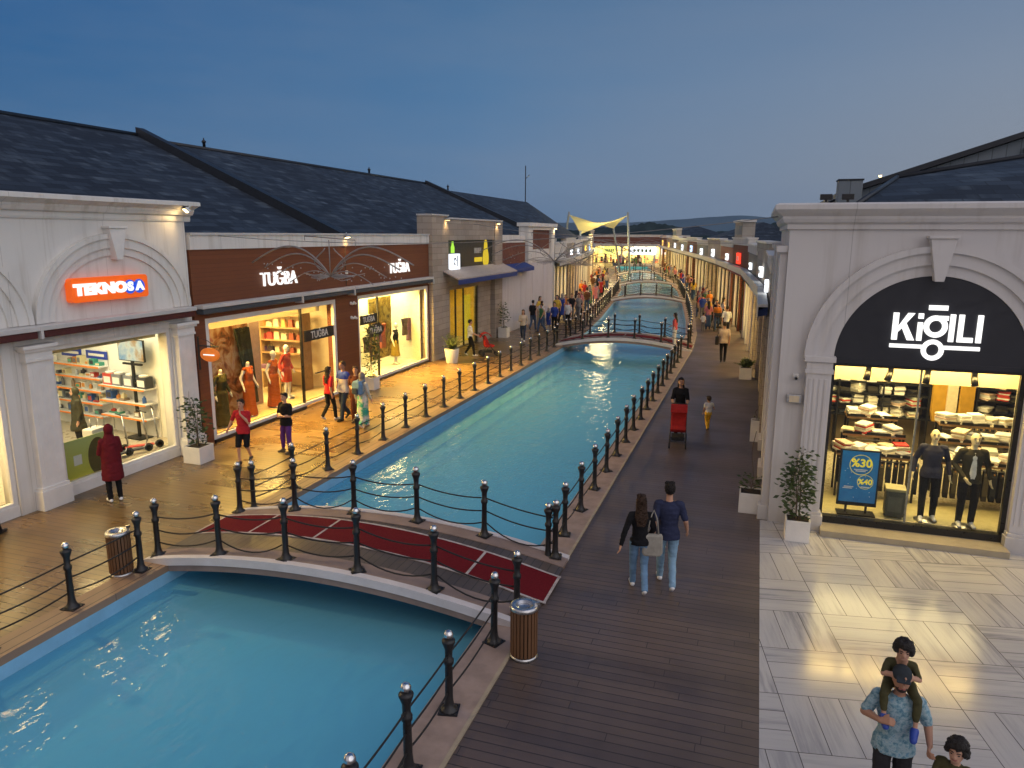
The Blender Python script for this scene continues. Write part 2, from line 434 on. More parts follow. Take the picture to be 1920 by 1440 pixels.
# ------------------------------------------------------------------ lettering
_fonts = []
def text_mesh(txt, size, ext=.02, bold=0.0, sx=1.0):
    cu = bpy.data.curves.new('t', 'FONT'); cu.body = txt; cu.size = size; cu.extrude = ext; cu.offset = bold
    cu.align_x = 'CENTER'; cu.align_y = 'CENTER'; cu.resolution_u = 4
    o = bpy.data.objects.new('t', cu); COL.objects.link(o)
    dg = bpy.context.evaluated_depsgraph_get(); dg.update()
    me = bpy.data.meshes.new_from_object(o.evaluated_get(dg))
    bpy.data.objects.remove(o); bpy.data.curves.remove(cu)
    vs = [(v.co.x*sx, v.co.y, v.co.z) for v in me.vertices]; fs = [tuple(p.vertices) for p in me.polygons]
    bpy.data.meshes.remove(me)
    return vs, fs
def put_text(mb, txt, c, size, facing, ext=.02, mi=0, bold=0.0, sx=1.0):
    """facing '+x' (left bank), '-y' (plaza front), '-x' (right bank)"""
    vs, fs = text_mesh(txt, size, ext, bold, sx)
    T = {'+x': lambda a,b,d: (d, a, b), '-y': lambda a,b,d: (a, -d, b), '-x': lambda a,b,d: (-d, -a, b), '+z': lambda a,b,d: (a,b,d)}[facing]
    mb.add([tuple(q+w for q, w in zip(T(*v), c)) for v in vs], fs, mi)
# ------------------------------------------------------------------ the layout of the street
def interp(tab):
    def f(y):
        if y <= tab[0][0]: return tab[0][1]
        for (a, va), (b, vb) in zip(tab, tab[1:]):
            if y <= b: return va + (vb-va)*(y-a)/(b-a)
        (a, va), (b, vb) = tab[-2:]
        return vb + (vb-va)/(b-a)*(y-b)
    return f
CX = interp([(-10,-6.26),(36,-6.26),(42,-6.5),(50,-7.25),(62,-8.65),(76,-10.5),(90,-13.0),(110,-17.0),(132,-21.5)])
LF = interp([(-10,-13.5),(50,-13.4),(62,-15.1),(76,-17.2),(90,-19.8),(132,-28.5)])
RF = interp([(-10,.45),(28,.35),(43,-.6),(61,-3.2),(76,-5.9),(92,-8.9),(132,-16.2)])
HW, KL, KR = 2.86, .46, .60            # canal half width, kerb widths
def heading(y): return math.atan2(-(CX(y+1)-CX(y-1)), 2)
WZ, BZ = -.30, -1.0
def strip(name, xa, xb, ys, z, m, zb=None):
    mb = MB()
    for a, b in zip(ys, ys[1:]):
        vs = [(xa(a),a,z),(xb(a),a,z),(xb(b),b,z),(xa(b),b,z)]
        if zb is None: mb.add(vs, [(0,1,2,3)])
        else:
            vb = [(p[0],p[1],zb) for p in vs]
            mb.add(vs+vb, [(0,1,2,3),(4,7,6,5),(0,4,5,1),(1,5,6,2),(2,6,7,3),(3,7,4,0)])
    o = mb.build(name, m); tag(o, kind='structure'); return o
YS = [-14,-4,4,10,14.4,20,28,36,39,42,46,50,55,62,69,76,83,90,100,110,121,132]
c = MB(); c.add([(-2500,-600,-1.3),(2500,-600,-1.3),(2500,3000,-1.3),(-2500,3000,-1.3)], [(0,1,2,3)])
tag(c.build('ground', plain('far_ground', (.05,.055,.045), .95, var=.3, scale=.02)), kind='structure')
strip('walkway_left', lambda y: LF(y)-7, lambda y: CX(y)-HW-KL, YS+[150], 0, M['deck_l'])
strip('walkway_right', lambda y: CX(y)+HW+KR, lambda y: .36 if y < 14.45 else RF(y)+6, YS[:5]+[14.45]+YS[5:]+[150], 0, M['deck_r'])
strip('plaza', lambda y: .36, lambda y: 40, [-14,14.45], .004, M['marble'])
strip('end_quay', lambda y: CX(132)-HW-KL-.1, lambda y: CX(132)+HW+KR+.1, [132,150], .003, M['deck_r'])
strip('kerb_left', lambda y: CX(y)-HW-KL, lambda y: CX(y)-HW, YS, .02, M['kerbwood'], -.1)
strip('kerb_right', lambda y: CX(y)+HW, lambda y: CX(y)+HW+KR, YS, .02, M['stonekerb'], -.1)
strip('kerb_edge_line', lambda y: CX(y)+HW+KR-.025, lambda y: CX(y)+HW+KR+.02, YS, .026, plain('pale_edging', (.36,.30,.22), .6), -.05)
strip('canal_bed', lambda y: CX(y)-HW, lambda y: CX(y)+HW, YS, BZ, M['pool'])
for nm, sgn in (('canal_wall', -1), ('canal_wall', 1)):
    mb = MB()
    for a, b in zip(YS, YS[1:]):
        xa, xb = CX(a)+sgn*HW, CX(b)+sgn*HW; d = sgn*.15
        for z0, z1, mi in ((BZ,-.33,0),(-.33,-.1,1)):
            vs = [(xa,a,z0),(xb,b,z0),(xb,b,z1),(xa,a,z1)]
            mb.add(vs, [(0,1,2,3) if sgn > 0 else (3,2,1,0)], mi)
    # a small painted ledge under the coping
    tag(mb.build(nm, [M['pool'], M['poolrim']]), kind='structure')
mb = MB(); mb.box(CX(132)-HW,132,BZ,CX(132)+HW,132.2,0); tag(mb.build('canal_end_wall', M['pool']), kind='structure')
strip('water', lambda y: CX(y)-HW, lambda y: CX(y)+HW, YS, WZ, M['water'])

# ------------------------------------------------------------------ bollards and ropes
def make_bollard():
    mb = MB()
    mb.lathe([(.105,0),(.105,.025),(.085,.04),(.065,.07),(.054,.12),(.048,.2),(.045,.60),(.06,.615),(.06,.665),(.043,.685),(.047,.80),(.078,.885),(.078,.91),(.045,.93)], 14)
    b = mb.build('bollard', M['black'])
    cp = MB(); cp.sphere((0,0,.978), .056, 14, 10); cp.build('ball_cap', M['chrome'], b)
    fl = MB(); fl.box(-.115,-.115,0,.115,.115,.014)
    for sx in (-1,1):
        for sy in (-1,1): fl.lathe([(.012,0),(.012,.024)], 6, (sx*.09, sy*.09, 0))
    fl.build('base_plate', M['black'], b)
    return b
BOL = make_bollard(); _first = [True]
def bollard(p, label, group):
    if _first[0]:
        _first[0] = False; o = BOL; o.location = p; tag(o, label, 'bollard', group)
        return o
    o = dup(BOL, p, random.uniform(0, 1.5)); o.rotation_euler = (random.gauss(0,.010), random.gauss(0,.010), o.rotation_euler[2]); tag(o, label, 'bollard', group); return o
def ropes(p, q, label, group, hs=(.72,.47,.25), sags=(.012,.025,.05), parts=True):
    p, q = Vector(p), Vector(q); mid = (p+q)/2
    d = (q-p); d.z = 0; d.normalize(); a, b = p + d*.05, q - d*.05
    root = thing('rope_rail', label, 'rope rail', mid, 0, group) if parts else None
    allm = MB()
    for h, sg in zip(hs, sags):
        sg = sg*random.uniform(.6,1.5)
        pts = []
        for i in range(9):
            t = i/8; w = a.lerp(b, t) + Vector((0,0,h - sg*4*t*(1-t))) - mid
            pts.append(w)
        if parts:
            mb = MB(); mb.tube(pts, .0125, 6)
            mb.build('rope', M['rope'], root)
        else: allm.tube(pts, .014, 4)
    if not parts:
        o = allm.build('rope_rail', M['rope'], loc=mid); tag(o, label, 'rope rail', group)

def row(side, ys, where, ref):
    pts = []
    G = 'bollards along the %s bank of the canal' % side
    for i, y in enumerate(ys):
        x = CX(y)-HW-.26 if side == 'left' else CX(y)+HW+.30
        pts.append(Vector((x, y, .02)))
        bollard(pts[-1], 'black iron bollard with steel ball, %s on %s bank %s' % (ORD[i], side, where), G)
    for i, (p, q) in enumerate(zip(pts, pts[1:])):
        ropes(p, q, 'black ropes after the %s bollard on %s bank %s' % (ORD[i], side, where), 'rope rails along the %s bank' % side, parts=p.y < 30)
    return pts
E1 = row('left', [4.85,6.15,7.44,8.75], 'before the near bridge', '')
E2 = row('right', [4.85,5.97,7.03,8.58], 'before the near bridge', '')
row('left', [11.65+1.365*k for k in range(18)], 'between near and second bridges', '')
row('right', [11.32]+[12.45+1.325*k for k in range(17)], 'between near and second bridges', '')
row('left', [38.6+1.42*k for k in range(17)], 'between second and third bridges', '')
row('right', [38.6+1.42*k for k in range(17)], 'between second and third bridges', '')
row('left', [65.2+1.5*k for k in range(10)], 'beyond the third bridge', '')
row('right', [65.2+1.5*k for k in range(10)], 'beyond the third bridge', '')

# ------------------------------------------------------------------ arched footbridges
def arc(x, L, rise): return .03 + rise*max(0, 1-(x/L)**2)
def bridge(yc, rise, label, nm, skew=0, carpet=None, posts=True, nposts=6, xoff=0):
    L = 3.42; W = 1.06
    c = (CX(yc)+.07+xoff, yc, 0); rz = heading(yc) + skew
    root = thing('arched_footbridge', label, 'bridge', c, rz, 'footbridges over the canal')
    N = 28; xs = [-L+2*L*i/N for i in range(N+1)]
    def band(y0, y1, za, zb, mb, ext=0):
        vs = []
        for x in xs:
            z = arc(x, L, rise)
            vs += [(x,y0,z+za),(x,y1,z+za),(x,y1,z+zb),(x,y0,z+zb)]
        fs = []
        for i in range(N):
            a, b = i*4, i*4+4
            for k in range(4): fs.append((a+k, b+k, b+(k+1)%4, a+(k+1)%4))
        fs += [(0,1,2,3), (N*4+3,N*4+2,N*4+1,N*4)]
        mb.add(vs, fs)
    mb = MB(); band(-.80,.80,-.08,0,mb); mb.build('deck', M['deck_b'], root)
    for s in (-1, 1):
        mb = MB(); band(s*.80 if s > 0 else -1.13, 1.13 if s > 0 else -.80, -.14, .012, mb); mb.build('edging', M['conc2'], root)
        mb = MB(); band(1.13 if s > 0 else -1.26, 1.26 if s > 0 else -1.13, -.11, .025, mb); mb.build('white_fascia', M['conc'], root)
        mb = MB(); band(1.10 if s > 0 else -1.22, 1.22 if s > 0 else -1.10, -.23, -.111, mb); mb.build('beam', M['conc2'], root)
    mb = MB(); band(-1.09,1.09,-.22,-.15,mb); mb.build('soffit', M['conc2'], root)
    Mx = Matrix.Translation(c) @ Matrix.Rotation(rz, 4, 'Z')
    for s, sd in ((-1,'near'),(1,'far')):
        pts = []
        for k in range(nposts):
            x = -L+.14 + (2*L-.35)*k/(nposts-1)
            p = Mx @ Vector((x, s*W, arc(x,L,rise)+.012)); pts.append(p)
            bollard(p, 'black bollard on the %s edge of %s, %s from its left end' % (sd, nm, ORD[k]), 'bollards on the footbridges')
        for k, (p, q) in enumerate(zip(pts, pts[1:])):
            ropes(p, q, 'sagging ropes on %s edge of %s, %s gap from left' % (sd, nm, ORD[k]), 'rope rails on the footbridges', (.70,.46,.24), (.05,.07,.13), parts=yc < 30)
    if carpet:
        x0, x1, ya, yb, w, seams, lab = carpet
        def lay(y0f, y1f, xa, xb, dz, n=30):
            vs, fs = [], []
            for i in range(n+1):
                x = xa + (xb-xa)*i/n
                z = (arc(x, L, rise) if abs(x) < L else .03)
                for yy, zz in ((y0f(x), z+dz), (y1f(x), z+dz), (y1f(x), z+.004), (y0f(x), z+.004)): vs.append((x, yy, zz))
            for i in range(n):
                a, b = i*4, i*4+4
                for k in range(4): fs.append((a+k, b+k, b+(k+1)%4, a+(k+1)%4))
            fs += [(0,1,2,3), (n*4+3,n*4+2,n*4+1,n*4)]
            return vs, fs
        yc_ = lambda x: ya + (yb-ya)*(x-x0)/(x1-x0)
        ct = thing('red_carpet', lab, 'carpet', (0,0,0), 0)
        ct.matrix_world = Mx; ct.location = c; ct.rotation_euler = (0,0,rz)
        mb = MB(); mb.add(*lay(lambda x: yc_(x)-w/2, lambda x: yc_(x)+w/2, x0, x1, .012)); mb.build('pile', M['carpet'], ct)
        for s in (-1, 1):
            mb = MB(); mb.add(*lay(lambda x: yc_(x)+s*w/2-.02, lambda x: yc_(x)+s*w/2+.02, x0-.03, x1+.03, .017)); mb.build('edge_tape', M['tape'], ct)
        for xs_ in [x0, x1] + seams:
            mb = MB(); mb.add(*lay(lambda x: yc_(x)-w/2+.021, lambda x: yc_(x)+w/2-.021, xs_-.02, xs_+.02, .0165, 1)); mb.build('seam_tape', M['tape'], ct)
    return root
bridge(10.28, .36, 'nearest arched footbridge with white edges and a red carpet', 'near bridge', 0,
       (-3.42, 3.45, .40, -.02, .90, [-2.15,-.75,2.15], 'long red carpet with white taped edges over nearest bridge'))
bridge(36.9, .46, 'second arched footbridge with red carpet, mid canal', 'second bridge', 0,
       (-3.4, 3.4, .1, .1, 1.0, [0], 'red carpet lying over the second footbridge'))
bridge(63.2, .5, 'third arched footbridge further along the canal, without carpet', 'third bridge')
bridge(84, .5, 'fourth footbridge crossing the canal at a slant', 'fourth bridge', .12)
bridge(106, .5, 'farthest footbridge near the lit end of canal', 'fifth bridge', .1)

# ------------------------------------------------------------------ litter bins
def bin_(p, rz, label):
    t = thing('litter_bin', label, 'bin', p, rz, 'slatted litter bins by the near bridge'); t.scale = (.92,.92,.94)
    r, h = .185, .72
    mb = MB()
    for k in range(22):
        a = 2*PI*k/22
        mb.obox((r*math.cos(a), r*math.sin(a), .06+h/2), (.022,.040,h), a)
    mb.build('slats', M['wood'], t)
    mb = MB(); mb.lathe([(r-.035,.05),(r-.035,.74),(r-.05,.74),(r-.05,.06)], 20); mb.build('liner', M['dark'], t)
    mb = MB(); mb.lathe([(.10,.755),(.115,.80),(.19,.80),(.205,.775),(.205,.74),(.19,.735)], 24); mb.build('steel_rim', M['steel'], t)
    mb = MB(); mb.lathe([(.20,.0),(.20,.045),(.17,.05)], 24); mb.build('base_ring', M['steel'], t)
    mb = MB(); mb.lathe([(.10,.70),(.10,.76),(.095,.70)], 18); mb.build('opening', M['dark'], t)
    mb = MB(); mb.box(.15,-.03,.80,.22,.0,.84); mb.build('latch', M['steel'], t)
bin_((-2.62,8.42,.0), .3, 'wooden slatted bin with steel rim at right end of near bridge')
bin_((-9.62,8.58,.0), 1.3, 'wooden slatted bin with steel rim at left end of near bridge')

# ------------------------------------------------------------------ planters
def leaf(mb, p, d, l, w):
    d = Vector(d).normalized(); sd = d.cross(Vector((random.uniform(-1,1),random.uniform(-1,1),random.uniform(-.4,1))))
    if sd.length < 1e-3: return
    sd.normalize(); n = d.cross(sd)
    p = Vector(p); mid = p + d*l*.5 + n*l*.08
    mb.add([p, mid + sd*w, p + d*l, mid - sd*w], [(0,1,2),(0,2,3)], 0, True)
def planter(p, label, kind='shrub', s=.40, hb=.40, h=1.3, rz=0, round_=False, n=260):
    t = thing('potted_plant', label, 'potted plant', p, rz, 'white planters along the shop fronts')
    mb = MB()
    if round_:
        mb.lathe([(s*.40,0),(s*.52,hb),(s*.46,hb),(s*.46,hb-.05)], 20)
    else:
        a, w = s/2, .022
        mb.box(-a,-a,0,a,a,hb-.06); mb.box(-a,-a,hb-.06,-a+w,a,hb); mb.box(a-w,-a,hb-.06,a,a,hb); mb.box(-a+w,-a,hb-.06,a-w,-a+w,hb); mb.box(-a+w,a-w,hb-.06,a-w,a,hb)
    mb.build('planter_box', M['trim'], t, bevel=.006)
    a = s/2-.03
    mb = MB()
    if round_: mb.lathe([(s*.44,hb-.08),(s*.44,hb-.03)], 16)
    else: mb.box(-a,-a,hb-.055,a,a,hb-.03)
    mb.build('soil', M['soil'], t)
    st, fo = MB(), MB()
    if kind == 'shrub':
        for k in range(3):
            pts = [Vector((random.uniform(-.05,.05), random.uniform(-.05,.05), hb-.05))]
            dx, dy = random.uniform(-.12,.12), random.uniform(-.12,.12)
            for i in range(1,8):
                pts.append(Vector((pts[0].x+dx*i/7*random.uniform(.6,1.4), pts[0].y+dy*i/7*random.uniform(.6,1.4), hb + h*i/7*(1-.12*k))))
            st.tube(pts, [.013-.0014*i for i in range(8)], 5)
            for i in range(n//2):
                j = random.random()**.8*6.3; q = pts[int(j)].lerp(pts[min(7,int(j)+1)], j%1)
                a = random.uniform(0, 2*PI); rr = random.uniform(.03,.26)*(1-.5*abs(j-3)/4) * (1.0 if random.random() > .25 else 1.4)
                tip = q + Vector((math.cos(a)*rr, math.sin(a)*rr, random.uniform(-.04,.12)))
                if i % 5 == 0: st.tube([q, tip], [.004,.002], 4)
                leaf(fo, tip, (math.cos(a), math.sin(a), random.uniform(-.5,.6)), random.uniform(.08,.14), random.uniform(.018,.034))
    elif kind == 'thin':
        pts = [Vector((.03*math.sin(i*.9), .02*math.cos(i*1.3), hb + h*i/8)) for i in range(9)]
        st.tube(pts, .007, 5)
        for i in range(n//3):
            a = random.uniform(0,2*PI); q = pts[random.randint(1,6)]*1.0; q.z = hb + abs(random.gauss(.12,.18))*h*.5
            rr = random.uniform(.02,.24)
            tip = Vector((q.x+math.cos(a)*rr, q.y+math.sin(a)*rr, q.z + rr*.3))
            if i % 3 == 0: st.tube([Vector((q.x,q.y,q.z-.08)), tip], [.004,.002], 4)
            leaf(fo, tip, (math.cos(a), math.sin(a), .2), random.uniform(.07,.13), .022)
    elif kind == 'palm':
        for k in range(26):
            a = random.uniform(0,2*PI); el = random.uniform(.5,1.35); L = h*random.uniform(.6,1.0)
            pts = []
            for i in range(7):
                u = i/6; r = L*u*math.cos(el)*(1); z = hb + L*(u*math.sin(el) - .25*u*u)
                pts.append(Vector((math.cos(a)*r, math.sin(a)*r, z)))
            st.tube(pts, [.006-.0007*i for i in range(7)], 4)
            for i in range(1,7):
                for sd in (-1,1):
                    d = (pts[i]-pts[i-1]).normalized(); sv = Vector((-math.sin(a), math.cos(a), .15))*sd
                    for q in (0,.5): leaf(fo, pts[i-1].lerp(pts[i], q), d*.7+sv, .20*(1-.09*i), .014)
    st.build('stem', M['bark'], t); fo.build('foliage', M['leaf2'] if kind == 'palm' else M['leaf'], t)
planter((-12.75,13.95,0), 'white square planter with slim leafy plant beside orange oval sign', 'shrub', .50, .42, 1.35, n=200)
planter((-12.45,29.1,0), 'white round planter with arching palm before the stone shopfront', 'palm', .62, .62, 1.0, round_=True)
planter((-12.95,37.5,0), 'white planter with thin shrub against the white hoarding', 'shrub', .5, .55, 1.5, n=140)
planter((-13.0,23.0,0), 'planter with dark climbing shrub in front of the brown pillar', 'shrub', .42, .45, 2.0, n=240)
planter((.16,14.95,0), 'white square planter with sparse thin stem by the deck edge', 'thin', .44, .42, 1.25, n=190)
planter((1.0,13.75,.004), 'white planter with tall leafy shrub left of the arched shop window', 'shrub', .42, .40, 1.35, n=330)
planter((-.2,29.6,0), 'white planter with low bush halfway down the right shops', 'palm', .46, .46, .55)
planter((-.05,41.0,0), 'small lit white planter further down the right shops', 'shrub', .5, .5, .8, n=120)
planter((.22,20.4,0), 'white bollard shaped planter at foot of right wall', 'thin', .26, .6, .3, n=40)
# ------------------------------------------------------------------ lamps
WARM = (1.0,.62,.22)
def area(loc, size, power, col=(1,.80,.50), rot=(0,0,0), sy=None, spread=None):
    l = bpy.data.lights.new('shop_light', 'AREA'); l.energy = power; l.color = col; l.size = size
    if sy: l.shape = 'RECTANGLE'; l.size_y = sy
    if spread: l.spread = spread
    o = bpy.data.objects.new('shop_light', l); COL.objects.link(o); o.location = loc; o.rotation_euler = rot
    return o
def floodlight(p, d, label, power=14, col=(1,.66,.28)):
    """small wall flood: box, bracket and lit lens, with its lamp"""
    t = thing('floodlight', label, 'floodlight', p, 0, 'small warm floodlights on the cornices')
    d = Vector(d).normalized(); q = d.to_track_quat('-Z', 'Y').to_matrix().to_4x4()
    mb = MB(q); mb.box(-.11,-.07,0,.11,.07,.07); mb.box(-.015,-.015,.07,.015,.015,.18); mb.build('housing', M['steel'], t, bevel=.008)
    mb = MB(q); mb.box(-.09,-.055,-.006,.09,.055,-.001); mb.build('lens', glow('warm_lens', (1,.70,.28), 14), t)
    l = bpy.data.lights.new('flood_lamp', 'SPOT'); l.energy = power; l.color = col; l.spot_size = R(120); l.spot_blend = .8; l.shadow_soft_size = .05
    o = bpy.data.objects.new('flood_lamp', l); COL.objects.link(o); o.parent = t; o.location = d*.03; o.rotation_euler = d.to_track_quat('-Z','Y').to_euler()
def room(t, x0, x1, y0, y1, z0, z1, openx, wall=None, floor=None, ceil=None, open_side='x1'):
    """lit shop room behind a front: floor, ceiling and walls as parts"""
    mb = MB(); mb.box(x0,y0,z0-.05,x1,y1,z0); mb.wbuild('shop_floor', floor or M['floor_in'], t)
    mb = MB(); mb.box(x0,y0,z1,x1,y1,z1+.05); mb.wbuild('shop_ceiling', ceil or M['cream'], t)
    mb = MB()
    if open_side != 'x1': mb.box(x1,y0-.06,z0-.05,x1+.06,y1+.06,z1+.05)
    if open_side != 'x0': mb.box(x0-.06,y0-.06,z0-.05,x0,y1+.06,z1+.05)
    if open_side != 'y0': mb.box(x0,y0-.06,z0-.05,x1,y0,z1+.05)
    mb.box(x0,y1,z0-.05,x1,y1+.06,z1+.05)
    mb.wbuild('shop_wall', wall or M['cream'], t)
def downlights(t, pts, z, col='ceiling_lens'):
    for x, y in pts:
        mb = MB(); mb.lathe([(.09,z-.012),(.11,z-.012),(.11,z-.001),(.0,z-.001)], 14, (x-t.location.x, y-t.location.y, 0-t.location.z)); 
        mb.build('downlight', glow(col, (1,.86,.6), 9), t)
def window_x(t, x, y0, y1, z0, z1, fm, mull=(), fw=.09, dep=.10, gx=None, tr=()):
    """glazed opening on a +x facade"""
    w = MB(); w.box(x-dep,y0,z0,x,y0+fw,z1); w.box(x-dep,y1-fw,z0,x,y1,z1); w.box(x-dep,y0+fw,z1-fw,x,y1-fw,z1); w.box(x-dep,y0+fw,z0,x,y1-fw,z0+fw*.7)
    f = w.wbuild('window_frame', fm, t, bevel=.006)
    for m in mull:
        mm = MB(); mm.box(x-dep*.9,m-.03,z0+fw*.7,x-.012,m+.03,z1-fw); mm.wbuild('mullion', M['frame'], t)
    g = MB(); g.box(x-dep*.62,y0+fw,z0+fw*.7,x-dep*.62+.012,y1-fw,z1-fw); g.wbuild('glass_pane', M['glass'], t)
def cornice_x(t, x, y0, y1, prof, m, name='cornice', cap0=True):
    """prof: (out, z) outline extruded along y"""
    mb = MB(); mb.prism([(x+o, z) for o, z in prof], y0, y1, 'XZ'); return mb.wbuild(name, m, t)
CORN = lambda z0, z1, d: [(-.45,z0),(.03,z0),(.05,z0+.05),(.05,z0+.13),(.12*d,z0+.16),(.16*d,z0+.24),(.16*d,z0+.28),(.30*d,z1-.10),(.34*d,z1-.10),(.34*d,z1-.015),(.30*d,z1),(-.45,z1)]

# ------------------------------------------------------------------ white arcade with the electronics shop
X = -13.5
A = thing('arcade_building', 'white plaster arcade building with arches over an electronics shop, far left', 'building', (X,9,0))
mb = MB(); mb.box(X-.42,2.0,3.24,X,14.93,5.78)
for y0, y1 in ((2.0,2.5),(5.75,6.68),(9.90,10.93),(14.20,14.93)): mb.box(X-.42,y0,0,X,y1,3.24)
mb.box(X-6,14.935,3.3,X-.42,14.99,5.78)
mb.wbuild('wall', M['white'], A)
cornice_x(A, X, 2.0, 15.10, CORN(5.78,6.25,1.15), M['white'])
for yc in (12.72, 8.48, 4.24):
    mb = MB()
    mb.ring(yc,3.73,1.62,1.80,0,PI,X+.001,X+.045,'YZ',40,0,.80,.81)
    mb.ring(yc,3.73,1.80,2.00,0,PI,X+.001,X+.085,'YZ',40,0,.81,.83)
    mb.ring(yc,3.73,2.00,2.10,0,PI,X+.001,X+.125,'YZ',40,0,.83,.84)
    mb.wbuild('arch_moulding', M['white'], A)
    mb = MB(); mb.prism([(yc-.08,4.93),(yc+.08,4.93),(yc+.22,5.60),(yc-.22,5.60)], X+.001, X+.20, 'YZ'); mb.box(X+.001,yc-.25,5.60,X+.23,yc+.25,5.65); mb.wbuild('keystone', M['trim'], A, bevel=.008)
for yc in (10.55, 14.52, 6.2):
    mb = MB()
    mb.box(X+.002,yc-.27,.44,X+.15,yc+.27,3.02)
    mb.box(X+.002,yc-.34,0,X+.22,yc+.34,.40); mb.box(X+.002,yc-.31,.40,X+.19,yc+.31,.46)
    mb.box(X+.002,yc-.30,3.02,X+.18,yc+.30,3.08); mb.box(X+.002,yc-.29,3.08,X+.165,yc+.29,3.22)
    mb.box(X+.002,yc-.33,3.22,X+.21,yc+.33,3.28); mb.box(X+.002,yc-.37,3.28,X+.25,yc+.37,3.35)
    for k in range(3): mb.box(X+.15,yc-.17+k*.14,.62,X+.158,yc-.11+k*.14,2.9)
    mb.wbuild('pilaster', M['trim'], A, bevel=.008)
# awning cassettes
maroon = plain('maroon_awning', (.075,.013,.012), .7, var=.2)
for y0, y1 in ((10.62,14.72),(6.4,10.48),(2.2,6.26)):
    mb = MB(); mb.box(X+.002,y0,3.48,X+.30,y1,3.62); mb.wbuild('awning_valance', maroon, A, bevel=.02)
    mb = MB(); mb.box(X+.002,y0-.05,3.622,X+.33,y1+.05,3.72); mb.box(X+.002,y0-.10,3.46,X+.34,y0-.04,3.72); mb.wbuild('awning_cassette', M['greywhite'], A, bevel=.012)
for y0, y1 in ((10.93,14.20),(6.68,9.90),(2.5,5.75)):
    window_x(A, X-.06, y0, y1, .22, 3.24, M['trim'], (), .10)
    mb = MB(); mb.box(X-.16,y0,0,X-.04,y1,.22); mb.wbuild('plinth', M['trim'], A)
room(A, -19.2, X-.43, 2.1, 15.4, .2, 3.35, None, plain('shop_white_wall', (.80,.78,.70), .7, var=.04))
mb = MB(); mb.box(X-.75,2.2,2.98,X-.60,14.3,3.34); mb.wbuild('bulkhead', plain('tan_bulkhead', (.55,.47,.31), .6), A)
downlights(A, [(-15+dx,y) for y in (3.5,5.5,7.5,9.5,11.5,13.5) for dx in (0,-2)], 3.35)
area((-15.8,11.8,3.30), 2.6, 260, (1,.88,.62), sy=5.5)
area((-14.5,11.6,2.97), .5, 170, (1,.60,.16), (0,R(-30),0), sy=4.5)
area((-15.6,6.6,3.30), 2.6, 220, (1,.84,.55), sy=4)
area((-14.5,6.6,2.97), .5, 220, (1,.58,.14), (0,R(-30),0), sy=5)
# electronics shop sign
t = thing('sign_board', 'orange backlit TEKNOSA sign with blue discs on white arch wall', 'sign', (X+.02,12.42,4.33))
mb = MB()
pts = []
for (cy, cz, a0) in ((.93,.18,0),(-.93,.18,90),(-.93,-.18,180),(.93,-.18,270)):
    for k in range(6): a = R(a0+18*k); pts.append((cy+.07*math.cos(a), cz+.07*math.sin(a)))
mb.prism(pts, 0, .17, 'YZ'); mb.build('panel', plain('orange_panel', (.90,.13,.012), .4, emit=(1,.14,.01), estr=.45, var=.04), t)
wl = glow('white_letters', (1,.97,.94), 1.25); mb = MB(); put_text(mb, 'TEKNO', (.185,-.28,0), .30, '+x', .012, 0, .022, 1.32); mb.build('lettering', wl, t)
mb = MB()
for cy in (.475,.735): mb.lathe([(.155,0),(.155,.02),(.001,.02)], 24, (.172,cy,0), 0, False, 'X')
mb.build('blue_discs', plain('blue_disc', (.02,.09,.55), .4, emit=(.03,.12,.8), estr=.5), t)
mb = MB(); put_text(mb, 'S', (.205,.475,0), .26, '+x', .01, 0, .014, 1.2); put_text(mb, 'A', (.205,.735,0), .26, '+x', .01, 0, .014, 1.2); mb.build('disc_letters', wl, t)
floodlight((X+.36,14.62,6.03), (-.35,-.6,-.7), 'lit floodlight on cornice end of the white arcade', 16)
floodlight((X+.42,8.4,6.12), (.75,-.05,-.65), 'added floodlight out of frame over the leftmost arch, warming the canal', 650, (1,.72,.34))  # added lamp outside the view, throws warm light on the water
# oval blade sign
t = thing('oval_sign', 'orange oval blade sign hanging from black bracket on last white pilaster', 'sign', (X+.25,14.78,2.42))
mb = MB(); mb.box(0,-.02,-.3,.03,.02,.55); mb.box(.03,-.012,.30,.62,.012,.33); mb.tube([(.03,0,.52),(.3,0,.45),(.5,0,.34)], .008); mb.build('bracket', M['black'], t)
mb = MB(); mb.lathe([(.001,-.04),(.27,-.04),(.285,-.02),(.285,.02),(.27,.04),(.001,.04)], 28, (0,0,0), 0, True, 'Y')
mb.v = [(x*1.0+.35, y, z*.62+.10) for x,y,z in mb.v]; mb.build('oval_board', plain('orange_oval', (.75,.20,.025), .45, emit=(1,.25,.03), estr=.25), t)
mb = MB(); mb.box(.18,-.047,.085,.52,-.042,.115); mb.build('lettering', glow('white_letters', (1,1,1), 1), t)

# ---- what stands inside the electronics shop
def wallfr(p0, ang):   # frame for a slanted inner wall: u along, v out into the room, z up
    return Matrix.Translation(p0) @ Matrix.Rotation(ang, 4, 'Z')
W1 = wallfr((-13.95,14.80,.2), R(180-7))   # u runs to the back, +v points to -y side after rotation
t = thing('shop_partition', 'white inner side wall of the electronics shop', 'partition wall', (-13.95,14.80,.2), R(173))
mb = MB(); mb.box(0,0,0,5.2,.05,3.1); mb.build('panel', plain('bright_wall', (.82,.80,.70), .6, var=.03), t)
def at1(u, v, z): return W1 @ Vector((u, v, z))
pal = [(.5,.5,.5),(.75,.72,.65),(.05,.05,.06),(.55,.06,.04),(.05,.12,.35),(.08,.35,.25),(.65,.25,.05),(.30,.22,.15),(.7,.6,.35),(.2,.2,.22)]
gm = [plain('goods_colour_%s' % 'abcdefghij'[i], c, .5, var=.1) for i, c in enumerate(pal)]
orange_strip = plain('orange_price_strip', (.85,.24,.03), .5)
